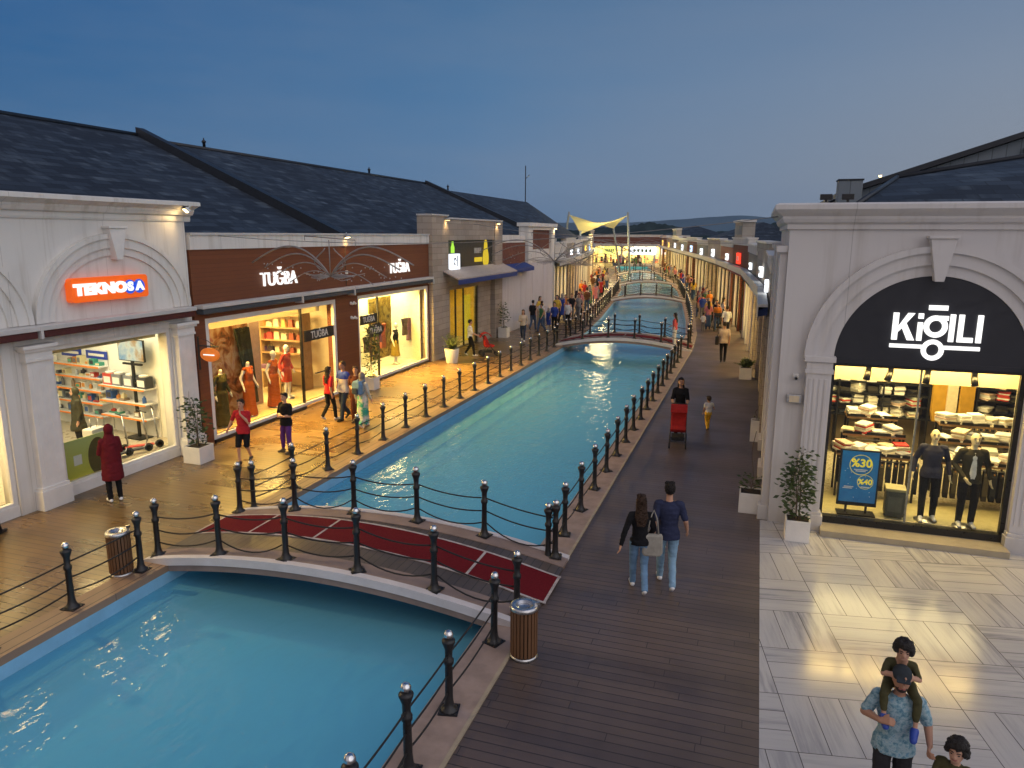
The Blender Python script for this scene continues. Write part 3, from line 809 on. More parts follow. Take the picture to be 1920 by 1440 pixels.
def shelf_unit(u0, u1, levels, depth, label, ext=2.2):
    t = thing('shelf_unit', label, 'shelf', at1(u0,.06,0), R(173), 'shelf units in the electronics shop')
    w = u1-u0
    mb = MB(); mb.box(0,0,0,w,.03,ext); mb.build('back_panel', M['trim'], t)
    for z in levels:
        mb = MB(); mb.box(0,.031,z-.03,w,depth,z); mb.build('shelf_board', M['trim'], t)
        mb = MB(); mb.box(0,depth+.001,z-.045,w,depth+.012,z+.0); mb.build('price_strip', orange_strip, t)
def goods(u0, u1, z, v0, v1, label, n, group, hmin=.08, hmax=.26):
    du = (u1-u0)/n
    for i in range(n):
        if random.random() < .12: continue
        w = du*random.uniform(.5,.9); h = random.uniform(hmin,hmax); d = random.uniform(.10,.2)
        kind = random.choice(['carton','carton','gadget','bottle'])
        mb = MB()
        if kind == 'carton':
            mb.box(-w/2,-d/2,0,w/2,d/2,h); mb.box(-w*.38,d/2,h*.2,w*.38,d/2+.003,h*.8,1)
        elif kind == 'bottle':
            mb.lathe([(w*.28,0),(w*.3,h*.1),(w*.3,h*.7),(w*.14,h*.85),(w*.14,h),(.001,h)], 10)
        else:
            mb.box(-w/2,-d/2,0,w/2,d/2,h*.3); mb.box(-w*.3,-d*.3,h*.3,w*.3,d*.3,h*.75,1); mb.lathe([(w*.2,h*.75),(w*.15,h*.95),(.001,h)],10,(0,0,0),1)
        o = mb.build('boxed_gadget' if kind == 'carton' else ('spray_bottle' if kind == 'bottle' else 'small_appliance'), random.sample(gm, 2), None, at1(u0+du*(i+.5), random.uniform(v0,v1), z), bevel=.004)
        o.rotation_euler = (0,0,R(173)); tag(o, label, 'product', group)
shelf_unit(2.6, 4.9, [.4,.75,1.1,1.45,1.78], .30, 'white shelf unit of small boxes at the back of electronics shop')
for z in (.4,.75,1.1,1.45,1.78): goods(2.7,4.8,z,.14,.22,'small boxed product on the back shelves under blue signs',9,'boxes on the back shelves')
shelf_unit(.75, 2.5, [.55,.95,1.35], .42, 'white shelf unit with orange price strips near the shop window', 1.42)
for z in (.55,.95): goods(.85,2.45,z,.2,.34,'pale appliance on the orange striped shelf near window',6,'appliances on the orange striped shelf',.10,.24)
for u, c in ((.95,2),(1.45,9),(1.9,9),(2.25,3)):
    mb = MB(); mb.box(-.17,-.12,0,.17,.12,.30); mb.box(-.13,.121,.05,.13,.125,.22,1); mb.lathe([(.12,.30),(.13,.34),(.05,.36)],12,(0,0,0),1)
    o = mb.build('coffee_machine', [gm[c], gm[1]], None, at1(u,.28,1.35), bevel=.02); o.rotation_euler = (0,0,R(173))
    tag(o, 'dark appliance standing on top of orange striped shelf, %s from the window' % ORD[int(u/.5)-1], 'appliance', 'appliances on the shelf top')
for i, u in enumerate((3.0,4.05)):
    t = thing('blue_sign', ['blue wall sign with white line, nearer the television','blue wall sign with white line, farther from the television'][i], 'sign', at1(u,.08,2.05), R(173), 'blue wall signs in the electronics shop')
    mb = MB(); mb.box(-.42,0,-.11,.42,.03,.11); mb.build('board', plain('blue_board', (.03,.06,.38), .5), t)
    mb = MB(); mb.box(-.32,.031,-.035,.32,.034,.035); mb.build('white_line', M['trim'], t)
t = thing('television', 'flat television showing a bright picture on a tall stand', 'television', at1(1.25,.32,0), R(173))
mb = MB(); mb.box(-.48,0,2.05,.48,.05,2.62); mb.build('casing', M['frame'], t)
sm_, tt, out = newmat('tv_picture'); n = tt.noise(objco(tt), 2.2, 3); principled(tt, out, (.02,.02,.02), .3, emit=tt.ramp(n, [(.3,(.25,.45,.55)),(.5,(.9,.85,.6)),(.62,(.7,.35,.1)),(.75,(.1,.06,.03))]), estr=.9)
mb = MB(); mb.box(-.46,.051,2.07,.46,.054,2.60); mb.build('screen', sm_, t)
mb = MB(); mb.box(-.04,.0,.0,.04,.05,2.05); mb.box(-.3,-.15,0,.3,.25,.03); mb.box(-.35,.0,1.95,.35,.06,2.0); mb.build('stand', M['frame'], t)
# counter, tables and luggage by the window
def table(p, sx, sy, h, label, mats=(None,None), rz=0, grp='display tables in the electronics shop'):
    t = thing('display_table', label, 'table', p, rz, grp)
    mb = MB(); mb.box(-sx/2,-sy/2,h-.05,sx/2,sy/2,h); mb.build('tabletop', mats[0] or M['trim'], t, bevel=.008)
    for a in (-1,1):
        for b in (-1,1):
            mb = MB(); mb.box(a*(sx/2-.06)-.03,b*(sy/2-.06)-.03,0,a*(sx/2-.06)+.03,b*(sy/2-.06)+.03,h-.05); mb.build('leg', mats[1] or M['trim'], t)
    return t
table((-14.9,8.6,.2), 1.2, 2.2, .95, 'long white display table in the leftmost shop window')
for i in range(8):
    mb = MB(); mb.box(-.12,-.17,0,.12,.17,.015); mb.box(-.10,-.15,.0151,.10,.15,.018,1)
    o = mb.build('tablet', [M['frame'], M['sign']], None, (-14.6-.5*(i%2),7.8+.45*(i//2),1.152), bevel=.004); o.rotation_euler = (0,0,.2*i)
    tag(o, 'dark tablet lying on the long white display table', 'tablet', 'tablets on the white table')
def suitcase(p, c, label, rz=0, h=.62, grp='cases in the shop windows'):
    t = thing('suitcase', label, 'suitcase', p, rz, grp)
    mb = MB(); mb.box(-.14,-.21,.05,.14,.21,h)
    mb.build('shell', c, t, bevel=.03)
    mb = MB()
    for k in range(5): mb.box(.141,-.16+.07*k,.12,.15,-.13+.07*k,h-.08)
    mb.build('rib', c, t)
    mb = MB(); mb.tube([(0,-.09,h-.01),(0,-.09,h+.22),(0,.09,h+.22),(0,.09,h-.01)], .01, 5); mb.build('handle', M['steel'], t)
    for a in (-1,1):
        for b in (-1,1):
            mb = MB(); mb.lathe([(.025,-.02),(.028,0),(.025,.02)], 10, (a*.10, b*.16, .028), 0, True, 'Y'); mb.build('wheel', M['rubber'], t)
suitcase((-14.15,9.55,.2), gm[0], 'grey ribbed suitcase standing in the leftmost shop window', 0, .75)
suitcase((-14.2,9.05,.2), gm[1], 'cream suitcase behind the leftmost window', .2, .7)
def scooter(p, rz, c, label):
    t = thing('kick_scooter', label, 'scooter', p, rz, 'kick scooters in the shop window')
    mb = MB(); mb.box(-.38,-.07,.10,.28,.07,.135); mb.build('deck', c, t, bevel=.01)
    mb = MB(); mb.tube([(.30,0,.12),(.38,0,.30),(.30,0,1.02)], .022, 8); mb.build('stem', M['steel'], t)
    mb = MB(); mb.tube([(.30,-.24,1.04),(.31,0,1.02),(.30,.24,1.04)], .016, 8); mb.build('handlebar', M['black'], t)
    for x in (-.38,.40):
        mb = MB(); mb.lathe([(.06,-.02),(.10,-.018),(.10,.018),(.06,.02)], 18, (x,0,.10), 0, True, 'Y'); mb.build('wheel', M['rubber'], t)
scooter((-14.2,13.35,.2), 1.2, gm[2], 'black kick scooter at the window, nearest the last pilaster')
scooter((-14.25,12.85,.2), 1.4, gm[2], 'black kick scooter at the window beside a white case')
scooter((-14.3,13.75,.2), .9, gm[3], 'red decked kick scooter at the window corner')
suitcase((-14.15,12.3,.2), gm[0], 'pale tall case standing among the scooters', .1, .95)
suitcase((-14.2,12.55,.2), gm[2], 'black tall case standing among the scooters', .1, .9)
t = thing('window_poster', 'yellow green poster with a dark figure low on the shop glass', 'poster', (X-.17,11.6,.3))
mp, tt, out = newmat('poster_print'); x = tt.xyz(objco(tt))
c1 = tt.mix(tt.mapr(x[2], .0, 1.0, 0, 1), (.55,.50,.05), (.42,.50,.22))
d1 = tt.math('LESS_THAN', tt.math('ADD', tt.math('POWER', tt.math('MULTIPLY', tt.math('SUBTRACT', x[1], .32), 2.6), 2.0), tt.math('POWER', tt.math('MULTIPLY', tt.math('SUBTRACT', x[2], .35), 1.6), 2.0)), .45)
principled(tt, out, tt.mix(d1, c1, (.09,.07,.02)), .5)
mb = MB(); mb.box(-.01,-.60,.0,0,.75,.85); mb.build('sheet', mp, t)
mb = MB(); mb.box(.001,-.30,.28,.004,-.10,.50); mb.build('white_label', M['trim'], t)

# ------------------------------------------------------------------ brown fashion shop
B = thing('fashion_shop', 'shop building with brown cladding, white parapet and two lit display windows', 'building', (X,22,0))
mb = MB(); mb.box(X-.35,14.99,3.34,X+.03,29.08,5.10); mb.box(X-.35,14.99,0,X+.02,15.36,3.34); mb.box(X-.35,21.62,0,X+.03,23.02,3.34); mb.wbuild('brown_cladding', M['brown'], B)
mb = MB(); mb.box(X-.40,14.99,5.10,X+.07,29.08,5.46); mb.wbuild('parapet', M['white'], B)
mb = MB(); mb.box(X-.42,14.99,5.46,X+.11,29.08,5.52); mb.wbuild('coping', M['greywhite'], B)
grey = plain('grey_awning', (.052,.062,.075), .7, var=.15)
for y0, y1 in ((15.05,19.3),(19.4,22.4),(22.55,28.95)):
    mb = MB(); mb.box(X+.032,y0,3.48,X+.28,y1,3.62); mb.wbuild('awning_valance', grey, B, bevel=.02)
    mb = MB(); mb.box(X+.032,y0-.05,3.622,X+.31,y1+.04,3.72); mb.box(X+.032,y1-.02,3.42,X+.33,y1+.04,3.62); mb.wbuild('awning_cassette', M['greywhite'], B, bevel=.012)
window_x(B, X, 15.36, 21.62, .08, 3.34, M['trim'], (19.62,), .14)
window_x(B, X, 23.02, 28.98, .08, 3.34, M['trim'], (24.58,), .14)
for ya, yb in ((15.4,19.6),(23.1,28.9)): mb = MB(); mb.box(X-.08,ya,.0,X+.045,yb,.085); mb.wbuild('threshold', M['frame'], B)
mb = MB(); mb.box(X-.10,28.98,0,X+.02,29.08,3.34); mb.wbuild('end_pier', M['brown'], B)
room(B, -18.2, X-.36, 15.45, 22.3, .1, 3.4, None, plain('warm_wall', (.78,.62,.36), .7, var=.05), plain('warm_floor', (.55,.42,.22), .35))
room(B, -15.6, X-.36, 23.1, 28.9, .1, 3.4, None, plain('pale_wall', (.82,.78,.58), .7, var=.04), plain('pale_floor', (.7,.64,.48), .35))
mb = MB(); mb.box(X-.62,15.5,2.95,X-.5,21.4,3.4); mb.wbuild('bulkhead', M['cream'], B)
downlights(B, [(x,y) for x in (-14.3,-15.8) for y in (16.2,17.6,19,20.4)] + [(-14.4,y) for y in (23.8,25.2,26.6,28)], 3.4)
area((-15.6,18.4,3.36), 1.6, 800, (1,.70,.28), sy=5.4)
area((-14.0,18.4,3.15), .35, 1500, (1,.55,.10), (0,R(-38),0), sy=5.6, spread=R(115))
area((-14.9,26.0,3.36), .8, 520, (1,.75,.32), sy=5.2)
area((-14.0,26.0,3.15), .35, 1300, (1,.56,.10), (0,R(-38),0), sy=5.2, spread=R(115))
tw = glow('white_letters', (1,1,1), 1)
for yc, nm in ((18.52,'larger left TUGBA lettering in white on the brown band'),(26.25,'smaller right TUGBA lettering in white on the brown band')):
    t = thing('shop_lettering', nm.replace('TUGBA','TUĞBA'), 'sign', (X+.035,yc,4.17), 0, 'white letters on the brown band')
    mb = MB(); put_text(mb, 'TUĞBA', (.04,0,.02), .56, '+x', .03, 0, .0, .95); mb.build('lettering', tw, t)
floodlight((X+.16,22.3,5.38), (.25,0,-1), 'lit floodlight with conduit above the brown pillar', 16, (1,.5,.12))
t = thing('cable_conduit', 'thin conduit with a small box down the brown band', 'conduit', (X+.04,22.3,4.4)); mb = MB(); mb.tube([(0,0,-.65),(0,0,.65)], .014); mb.build('pipe', M['bark'], t); mb = MB(); mb.box(0,-.05,-.25,.06,.05,-.13); mb.build('junction_box', M['trim'], t)
for k, (yy, zz) in enumerate(((22.55,3.12),(22.75,3.12),(22.55,2.62),(22.78,2.6))):
    t = thing('cctv_camera', 'white dome camera on the brown pillar, %s' % ['upper left','upper right','lower left','lower right'][k], 'camera', (X+.03,yy,zz), 0, 'cameras on the brown pillar')
    mb = MB(); mb.lathe([(.06,0),(.06,.03),(.001,.03)],12,(0,0,0),0,False,'X'); mb.build('mount', M['trim'], t); mb = MB(); mb.sphere((.07,0,-.02),.045,10,8); mb.build('dome', M['trim'], t)
# window lettering band and oval
def name_strip(p, w, h, txt, size, label, oval=False):
    t = thing('window_sign', label, 'sign', p, 0, 'black name signs on the glass')
    mb = MB()
    if oval:
        mb.lathe([(.001,-.01),(1,-.01),(1,.01),(.001,.01)], 32, (0,0,0), 0, False, 'X'); mb.v = [(a,b*w/2,c*h/2) for a,b,c in mb.v]
    else: mb.box(-.01,-w/2,-h/2,.01,w/2,h/2)
    mb.build('board', M['frame'], t); mb = MB(); put_text(mb, txt, (.016,0,-.01), size, '+x', .004, 0, .004, .95); mb.build('lettering', plain('pale_letters', (.7,.68,.62), .5), t)
name_strip((X-.035,20.62,2.30), 1.72, .36, 'TUĞBA', .32, 'black strip sign reading TUĞBA on the left shop door glass')
name_strip((X-.035,23.88,2.42), 1.25, .34, 'TUĞBA', .28, 'black strip sign above the oval on the right window')
name_strip((X+.20,23.95,2.02), 1.25, .52, 'TUĞBA', .30, 'black oval sign reading TUĞBA by the right window', True)
t = thing('sign_bracket', 'thin iron bracket carrying the black oval sign', 'bracket', (X+.03,23.3,2.02)); mb = MB(); mb.tube([(0,0,0),(.16,0,0),(.16,.2,0)], .012); mb.build('arm', M['black'], t)
for y, lab in ((20.6,'left'),(24.0,'right')):
    t = thing('door_bar', 'black push bar on the %s glass door' % lab, 'door handle', (X+.01,y,1.05), 0, 'push bars on the glass doors'); mb = MB(); mb.tube([(0,-.4,0),(.05,-.38,0),(.05,.38,.0),(0,.4,0)], .022); mb.build('bar', M['frame'], t)
# display backdrops
def art(name, cols, scale, seed):
    m, t, out = newmat(name); co = t.mapping(objco(t), loc=(seed,seed*2,seed*.5))
    w = t.node('ShaderNodeTexNoise'); t.set(w.inputs['Vector'], co); w.inputs['Scale'].default_value = scale; w.inputs['Detail'].default_value = 2; w.inputs['Distortion'].default_value = 1.6
    c = t.ramp(w.outputs['Fac'], [(.30,cols[0]),(.42,cols[1]),(.52,cols[2]),(.60,cols[3]),(.72,cols[4])])
    principled(t, out, c, .6); return m
t = thing('display_backdrop', 'tall floral backdrop panel behind the dressed mannequins', 'backdrop', (-14.75,17.1,.1))
mb = MB(); mb.box(-.04,-1.55,0,0,1.5,2.72); mb.build('print', art('floral_print', [(.09,.04,.012),(.34,.10,.02),(.55,.27,.10),(.65,.42,.24),(.42,.05,.05)], 1.9, 3.1), t)
mb = MB(); mb.box(-.05,-1.60,0,.02,-1.551,2.75); mb.box(-.05,1.501,0,.02,1.55,2.75); mb.build('edge', M['cream'], t)
t = thing('dark_drape', 'dark green drape hanging slantwise beside the floral backdrop', 'drape', (-14.62,18.1,.1))
mb = MB()
for k in range(5):
    a, b = -.30+k*.13, -.30+(k+1)*.13; mb.prism([(a,2.65),(b+.01,2.62),(b*.55+.40,.25),(a*.55+.40,.25)], -.01+(.02 if k%2 else 0), .05+(.02 if k%2 else 0), 'YZ')
mb.build('cloth', cloth('dark_drape', (.045,.045,.025)), t)
t = thing('display_screen', 'pale pink hanging panel beside the green drape', 'panel', (-15.0,19.05,.1)); mb = MB(); mb.box(-.03,-.42,0,0,.42,3.0); mb.build('cloth', plain('pink_panel', (.50,.33,.24), .8), t)
t = thing('display_backdrop', 'golden yellow picture panel in the right display window', 'backdrop', (-14.75,27.0,.4)); mb = MB(); mb.box(-.03,-.95,0,0,.95,2.55); mb.build('print', art('gold_print', [(.03,.02,.005),(.22,.14,.012),(.38,.26,.03),(.52,.40,.10),(.10,.06,.01)], 1.7, 9.4), t)
# shelf of bags at the back of the fashion shop
t = thing('shelf_unit', 'wooden shelf of coloured bags and folded clothes behind the mannequins', 'shelf', (-16.6,21.9,.1))
wd = plain('display_wood', (.38,.22,.09), .5, var=.2)
for z in (.7,1.3,1.75,2.2,2.65):
    mb = MB(); mb.box(-1.6,-.45,z-.03,1.8,.1,z); mb.build('shelf_board', wd, t)
for x in (-1.6,.1,1.8): mb = MB(); mb.box(x-.02,-.44,0,x+.02,.09,2.7); mb.build('upright', wd, t)
bagc = [plain('bag_colour_%s' % 'abcdef'[i], c, .6) for i, c in enumerate([(.5,.05,.04),(.05,.03,.03),(.6,.3,.08),(.15,.06,.12),(.65,.5,.3),(.3,.07,.03)])]
for z in (1.3,1.75,2.2):
    for i in range(11):
        x = -1.45+i*.3; w = random.uniform(.08,.12); h = random.uniform(.16,.28)
        mb = MB(); mb.prism([(-w,0),(w,0),(w*.8,h),(-w*.8,h)], -.07, .07); mb.tube([(-w*.5,0,h-.01),(-w*.4,0,h+.09),(w*.4,0,h+.09),(w*.5,0,h-.01)], .008, 5)
        o = mb.build('handbag', random.choice(bagc), None, (-16.6+x,21.7,.1+z)); tag(o, 'small coloured handbag on the wooden shelf in the fashion shop', 'handbag', 'handbags on the wooden shelf')
table((-15.6,20.9,.1), 1.0, .7, .85, 'wooden display table behind the fashion shop door', (wd, wd), 0, 'wooden tables in the fashion shop')
for i in range(5):
    mb = MB()
    for k in range(3): mb.box(-.13,-.1,k*.045,.13,.1,k*.045+.04)
    o = mb.build('folded_garment', random.choice(bagc), None, (-15.95+.17*i,20.9+.1*(i%2),.951), bevel=.012); tag(o, 'folded garment pile on the wooden display table', 'folded clothes', 'folded clothes on the wooden table')
for i, y in enumerate((24.2,25.0,25.5,27.3,27.9)):
    mb = MB(); L = random.uniform(.6,1.0); mb.prism([(-.2,0),(.2,0),(.14,L*.55),(.24,L),(-.24,L),(-.14,L*.55)], -.05, .05, 'YZ'); mb.tube([(0,0,L),(0,0,L+.15)], .008, 4)
    o = mb.build('hanging_dress', bagc[(i*2+1)%6], None, (-14.35+.1*(i%2),y+.9,.95+.3*(i%2)), bevel=.02); tag(o, 'dress hung in the right display window, %s from the left' % ORD[i], 'dress', 'dresses hung in the right window')

# ------------------------------------------------------------------ stone shop front
C_ = thing('stone_shop', 'tall stone clad shop front with dark sign panel and blue awning', 'building', (X,33.6,0))
mb = MB(); mb.box(X-.5,29.10,0,X+.20,30.85,6.30); mb.wbuild('stone_pier', M['stone'], C_)
mb = MB(); mb.box(X-.5,37.05,0,X+.20,38.25,6.20); mb.wbuild('stone_pier', M['stone'], C_)
mb = MB(); mb.box(X-.5,30.85,5.24,X+.16,37.05,6.18); mb.box(X-.5,30.85,3.0,X-.02,37.05,3.70); mb.wbuild('stone_panel', M['stone'], C_)
mb = MB(); mb.box(X-.52,29.08,6.30,X+.24,30.87,6.36); mb.box(X-.52,30.87,6.18,X+.22,38.27,6.25); mb.wbuild('coping', M['greywhite'], C_)
mb = MB(); mb.box(X-.4,30.85,3.70,X+.05,37.05,5.24); mb.wbuild('sign_panel', plain('dark_olive_panel', (.035,.036,.030), .5), C_)
mb = MB(); mb.prism([(X+.06,3.98),(X+.06,3.92),(X+.95,3.52),(X+.95,3.58)], 30.2, 38.6, 'XZ'); mb.wbuild('awning_canopy', plain('pale_awning_top', (.42,.36,.32), .7), C_)
mb = MB(); mb.box(X+.935,30.2,3.30,X+.955,38.6,3.515); mb.wbuild('awning_valance', plain('blue_valance', (.018,.045,.20), .7), C_)
for ya, yb in ((30.85,31.5),(35.2,37.05)): mb = MB(); mb.box(X-.3,ya,0,X-.05,yb,3.0); mb.wbuild('stone_panel', M['stone'], C_)
window_x(C_, X-.1, 31.5, 35.2, .05, 3.0, M['frame'], (32.4,33.4), .07)
room(C_, -16.5, X-.4, 30.9, 36.9, .05, 3.0, None, plain('yellow_wall', (.80,.60,.12), .6), None)
area((-14.8,33.3,2.95), 1.4, 220, (1,.72,.18), (0,R(-22),0), sy=4)
t = thing('shop_banner', 'bright yellow vertical banner inside the stone shop front', 'banner', (X-.45,34.6,.2)); mb = MB(); mb.box(-.02,-.45,0,.02,.45,2.3); mb.build('cloth', plain('yellow_banner', (.85,.62,.02), .6, emit=(1,.7,.02), estr=.35), t)
t = thing('shop_counter', 'white shop counter with stacked goods in the stone shop', 'counter', (-15.2,32.6,.05)); mb = MB(); mb.box(-.3,-.9,0,.3,.9,1.0); mb.build('front', M['trim'], t, bevel=.02); mb = MB(); mb.box(-.35,-.95,1.001,.35,.95,1.05); mb.build('worktop', wd, t)
for i in range(10):
    mb = MB(); mb.box(-.12,-.1,0,.12,.1,.2); mb.box(.121,-.07,.04,.123,.07,.15,1); o = mb.build('goods_box', random.sample(gm,2), None, (-15.15,31.9+.16*i,1.101), bevel=.006); tag(o, 'small box on the white counter in the stone shop', 'box', 'boxes on the white counter')
t = thing('lit_sign', 'white lit square sign with green bottle shape on the stone shop', 'sign', (X+.06,31.6,4.5))
mb = MB(); mb.box(0,-.55,-.62,.16,.55,.12); mb.build('light_box', glow('light_box', (.86,.92,1), 1.6), t)
mb = MB(); mb.ring(-.05,-.22,.10,.17,0,PI*1.6,.161,.166,'YZ',20); mb.box(.161,.2,-.45,.166,.28,.05); mb.build('emblem', M['frame'], t)
mb = MB(); mb.prism([(-.16,.16),(.16,.16),(.16,.42),(.06,.55),(.06,.68),(-.06,.68),(-.06,.55),(-.16,.42)], .0, .05, 'YZ'); mb.build('green_bottle', glow('green_neon', (.45,.85,.08), 1.1), t)
mb = MB(); mb.box(0,.05,-.80,.08,.5,-.70); mb.build('caption', glow('light_box', (1,1,1), 1.6), t)
t = thing('lit_sign', 'yellow leaf emblem with pale caption on the dark panel', 'sign', (X+.06,35.4,4.5))
mb = MB(); pts = []
for k in range(24):
    a = 2*PI*k/24; r = .62*(1+.22*math.cos(3*(a-PI/2))); pts.append((r*.55*math.cos(a)+.55, r*math.sin(a)))
mb.prism(pts, 0, .05, 'YZ'); mb.build('leaf_emblem', glow('yellow_neon', (.95,.68,.05), .75), t)
mb = MB()
for k, (a, b, z) in enumerate(((-1.05,-.75,.22),(-.68,-.42,.22),(-.36,-.12,.22))): mb.box(0,a,z-.13,.04,b,z+.13)
mb.build('caption', plain('grey_letters', (.4,.4,.38), .5), t); mb = MB(); mb.box(0,-1.0,-.34,.04,.0,-.12); mb.build('caption_bar', glow('yellow_neon', (1,.7,.05), 1), t)
floodlight((X+.30,30.55,6.12), (-.1,.1,-1), 'lit floodlight at left top of the stone front', 24)
floodlight((X+.30,37.35,6.05), (-.1,-.1,-1), 'lit floodlight at right top of the stone front', 24)

# ------------------------------------------------------------------ closed shop behind white hoarding and taller bay
D = thing('closed_shop', 'white building with red brick bands above a plain white hoarding', 'building', (X,43.5,0))
mb = MB(); mb.box(X-.4,38.28,5.05,X+.03,43.0,5.48); mb.wbuild('parapet', M['white'], D)
mb = MB(); mb.box(X-.4,38.28,3.80,X,43.0,5.05); mb.wbuild('brick_band', M['brick'], D)
mb = MB(); mb.box(X-.4,43.0,3.80,X+.22,43.9,6.0); mb.box(X-.4,48.2,3.80,X+.22,49.1,6.0); mb.box(X-.4,43.9,3.80,X+.06,48.2,4.6); mb.wbuild('white_pier', M['white'], D)
mb = MB(); mb.box(X-.4,43.9,4.6,X+.05,48.2,5.8); mb.wbuild('brick_panel', M['brick'], D)
mb = MB(); mb.box(X-.5,42.9,6.0,X+.36,49.2,6.22); mb.box(X-.4,43.9,5.8,X+.2,48.2,6.0); mb.wbuild('cornice', M['trim'], D)
mb = MB(); mb.prism([(X+.04,3.86),(X+.04,3.80),(X+.6,3.55),(X+.6,3.61)], 38.7, 43.0, 'XZ'); mb.box(X+.585,38.7,3.40,X+.6,43.0,3.55); mb.wbuild('awning_valance', plain('blue_valance', (.02,.05,.2), .7), D)
h = thing('hoarding', 'plain white hoarding panels closing off an empty shop', 'hoarding', (X+.1,43.7,0))
for k in range(9):
    mb = MB(); mb.box(-.06+.012*(k%2),-5.4+k*1.2,0,.0+.012*(k%2),-5.4+(k+1)*1.2-.012,3.78); mb.build('panel', M['hoard'], h)
floodlight((X+.30,48.9,5.9), (-.1,-.2,-1), 'lit floodlight on the tall brick bay', 18)

# ------------------------------------------------------------------ long slate roof behind the left shops
H = thing('roofed_hall', 'long hall with dark slate roof behind the left shop fronts', 'building', (-22,22,0))
EX, EZ, RX, RZ = -13.95, 5.25, -22.4, 9.08
def roofseg(y0, y1, rz, rx=RX, y1r=None):
    y1r = y1 if y1r is None else y1r
    mb = MB(); mb.add([(EX,y0,EZ),(EX,y1,EZ),(rx,y1r,rz),(rx,y0,rz),(rx-8,y0,EZ),(rx-8,y1,EZ)], [(0,1,2,3),(3,2,5,4),(1,5,2)])
    return mb.wbuild('roof', M['roof_l'], H)
roofseg(-24, 22.7, RZ); roofseg(23.1, 48.0, RZ-.12); mb = MB(); mb.add([(EX,48.4,EZ),(EX,54,EZ),(-16.8,71,EZ),(-21.2,68,RZ-.55),(-22.4,48.4,RZ-.35),(-30,48.4,EZ),(-30,74,EZ)], [(0,1,3,4),(1,2,3),(3,2,6),(4,3,6,5)]); mb.wbuild('roof', M['roof_l'], H)
for y, dz in ((22.9,0),(48.2,-.2)):
    mb = MB(); 
    n = Vector((RX-EX, 0, RZ-EZ)).normalized(); up = Vector((-n.z,0,n.x))*(1 if n.x > 0 else -1)
    a, b = Vector((EX+.1,y,EZ)), Vector((RX,y,RZ+dz))
    vs = []
    for p in (a, b):
        for dy, h_ in ((-.2,-.1),(.2,-.1),(.2,.30),(-.2,.30)): vs.append(p + Vector((0,dy,0)) + Vector((.0,0,1))*h_)
    mb.add(vs, [(0,1,2,3),(7,6,5,4),(0,4,5,1),(1,5,6,2),(2,6,7,3),(3,7,4,0)]); mb.wbuild('verge_trim', M['ridge'], H)
mb = MB(); mb.tube([(RX,-24,RZ+.02),(RX,22.7,RZ+.02)], .09, 6); mb.wbuild('ridge_cap', M['ridge'], H); mb = MB(); mb.tube([(RX,23.1,RZ-.10),(RX,48,RZ-.10)], .09, 6); mb.wbuild('ridge_cap', M['ridge'], H)
for y, z in ((26.3,RZ-.1),(40.2,RZ-.1),(52,RZ-.35)):
    mb = MB(); mb.lathe([(.06,-.1),(.06,.24),(.09,.25),(.09,.31),(.03,.36),(.02,.44)], 10, (RX,y,z)); mb.wbuild('roof_vent', M['ridge'], H)
mb = MB(); mb.tube([(-21.2,67.5,8.2),(-21.2,67.5,11.8)], .05, 5); mb.tube([(-21.2,67.5,10.6),(-20.9,67.8,11.0)], .03, 4); mb.wbuild('antenna_mast', M['ridge'], H)
mb = MB(); mb.box(-30,-24,-.5,-19.3,72,5.2); mb.wbuild('hall_wall', M['white'], H)
# ------------------------------------------------------------------ menswear shop with the big arch (faces the plaza)
Y = 14.45
K = thing('menswear_shop', 'pale corner shop building with a big arch, dark sign panel and lit window', 'building', (3,Y,0))
XC = 2.95
mb = MB(); mb.box(.5,Y,3.28,9.0,Y+.4,5.62); mb.box(.5,Y,0,1.42,Y+.4,3.28); mb.box(4.50,Y,0,9.0,Y+.4,3.28)
mb.box(.5,Y+.4,0,.8,20.1,5.62); mb.wbuild('wall', M['white2'], K)
def fcorn(m, d):   # cornice profile wrapped round the corner (front and canal side)
    prof = [(0,5.60),(.05,5.62),(.05,5.70),(.11,5.74),(.14,5.80),(.14,5.84),(.24,5.92),(.28,5.96),(.28,6.04),(.22,6.07)]
    mb = MB(); vs, fs = [], []
    for o, z in prof:
        o *= d; vs += [(9.0,Y-o,z),(.5-o,Y-o,z),(.5-o,20.1,z)]
    for i in range(len(prof)-1):
        for k in range(2):
            a = i*3+k; fs.append((a, a+3, a+4, a+1))
    n = len(vs); vs += [(9.0,Y+.5,6.07),(.9,Y+.5,6.07),(.9,20.1,6.07)]
    t_ = (len(prof)-1)*3
    for k in range(2): fs.append((t_+k, n+k, n+k+1, t_+k+1))
    mb.add(vs, fs); return mb.wbuild('cornice', m, K)
fcorn(M['white2'], 1.0)
mb = MB()
mb.ring(XC,3.30,1.53,1.72,0,PI,Y-.05,Y-.001,'XZ',44)
mb.ring(XC,3.30,1.72,1.93,0,PI,Y-.10,Y-.001,'XZ',44)
mb.ring(XC,3.30,1.93,2.04,0,PI,Y-.15,Y-.001,'XZ',44)
mb.wbuild('arch_moulding', M['white2'], K)
mb = MB(); mb.prism([(XC-.07,4.74),(XC+.07,4.74),(XC+.20,5.46),(XC-.20,5.46)], Y-.22, Y-.001, 'XZ'); mb.box(XC-.23,Y-.25,5.46,XC+.23,Y-.001,5.51); mb.wbuild('keystone', M['white2'], K, bevel=.008)
mb = MB(); mb.prism([(XC+1.525*math.cos(PI*i/40),3.30+1.525*math.sin(PI*i/40)) for i in range(41)], Y-.03, Y-.002, 'XZ'); mb.box(1.43,Y-.03,3.22,4.49,Y-.002,3.299); mb.wbuild('sign_panel', M['sign'], K)
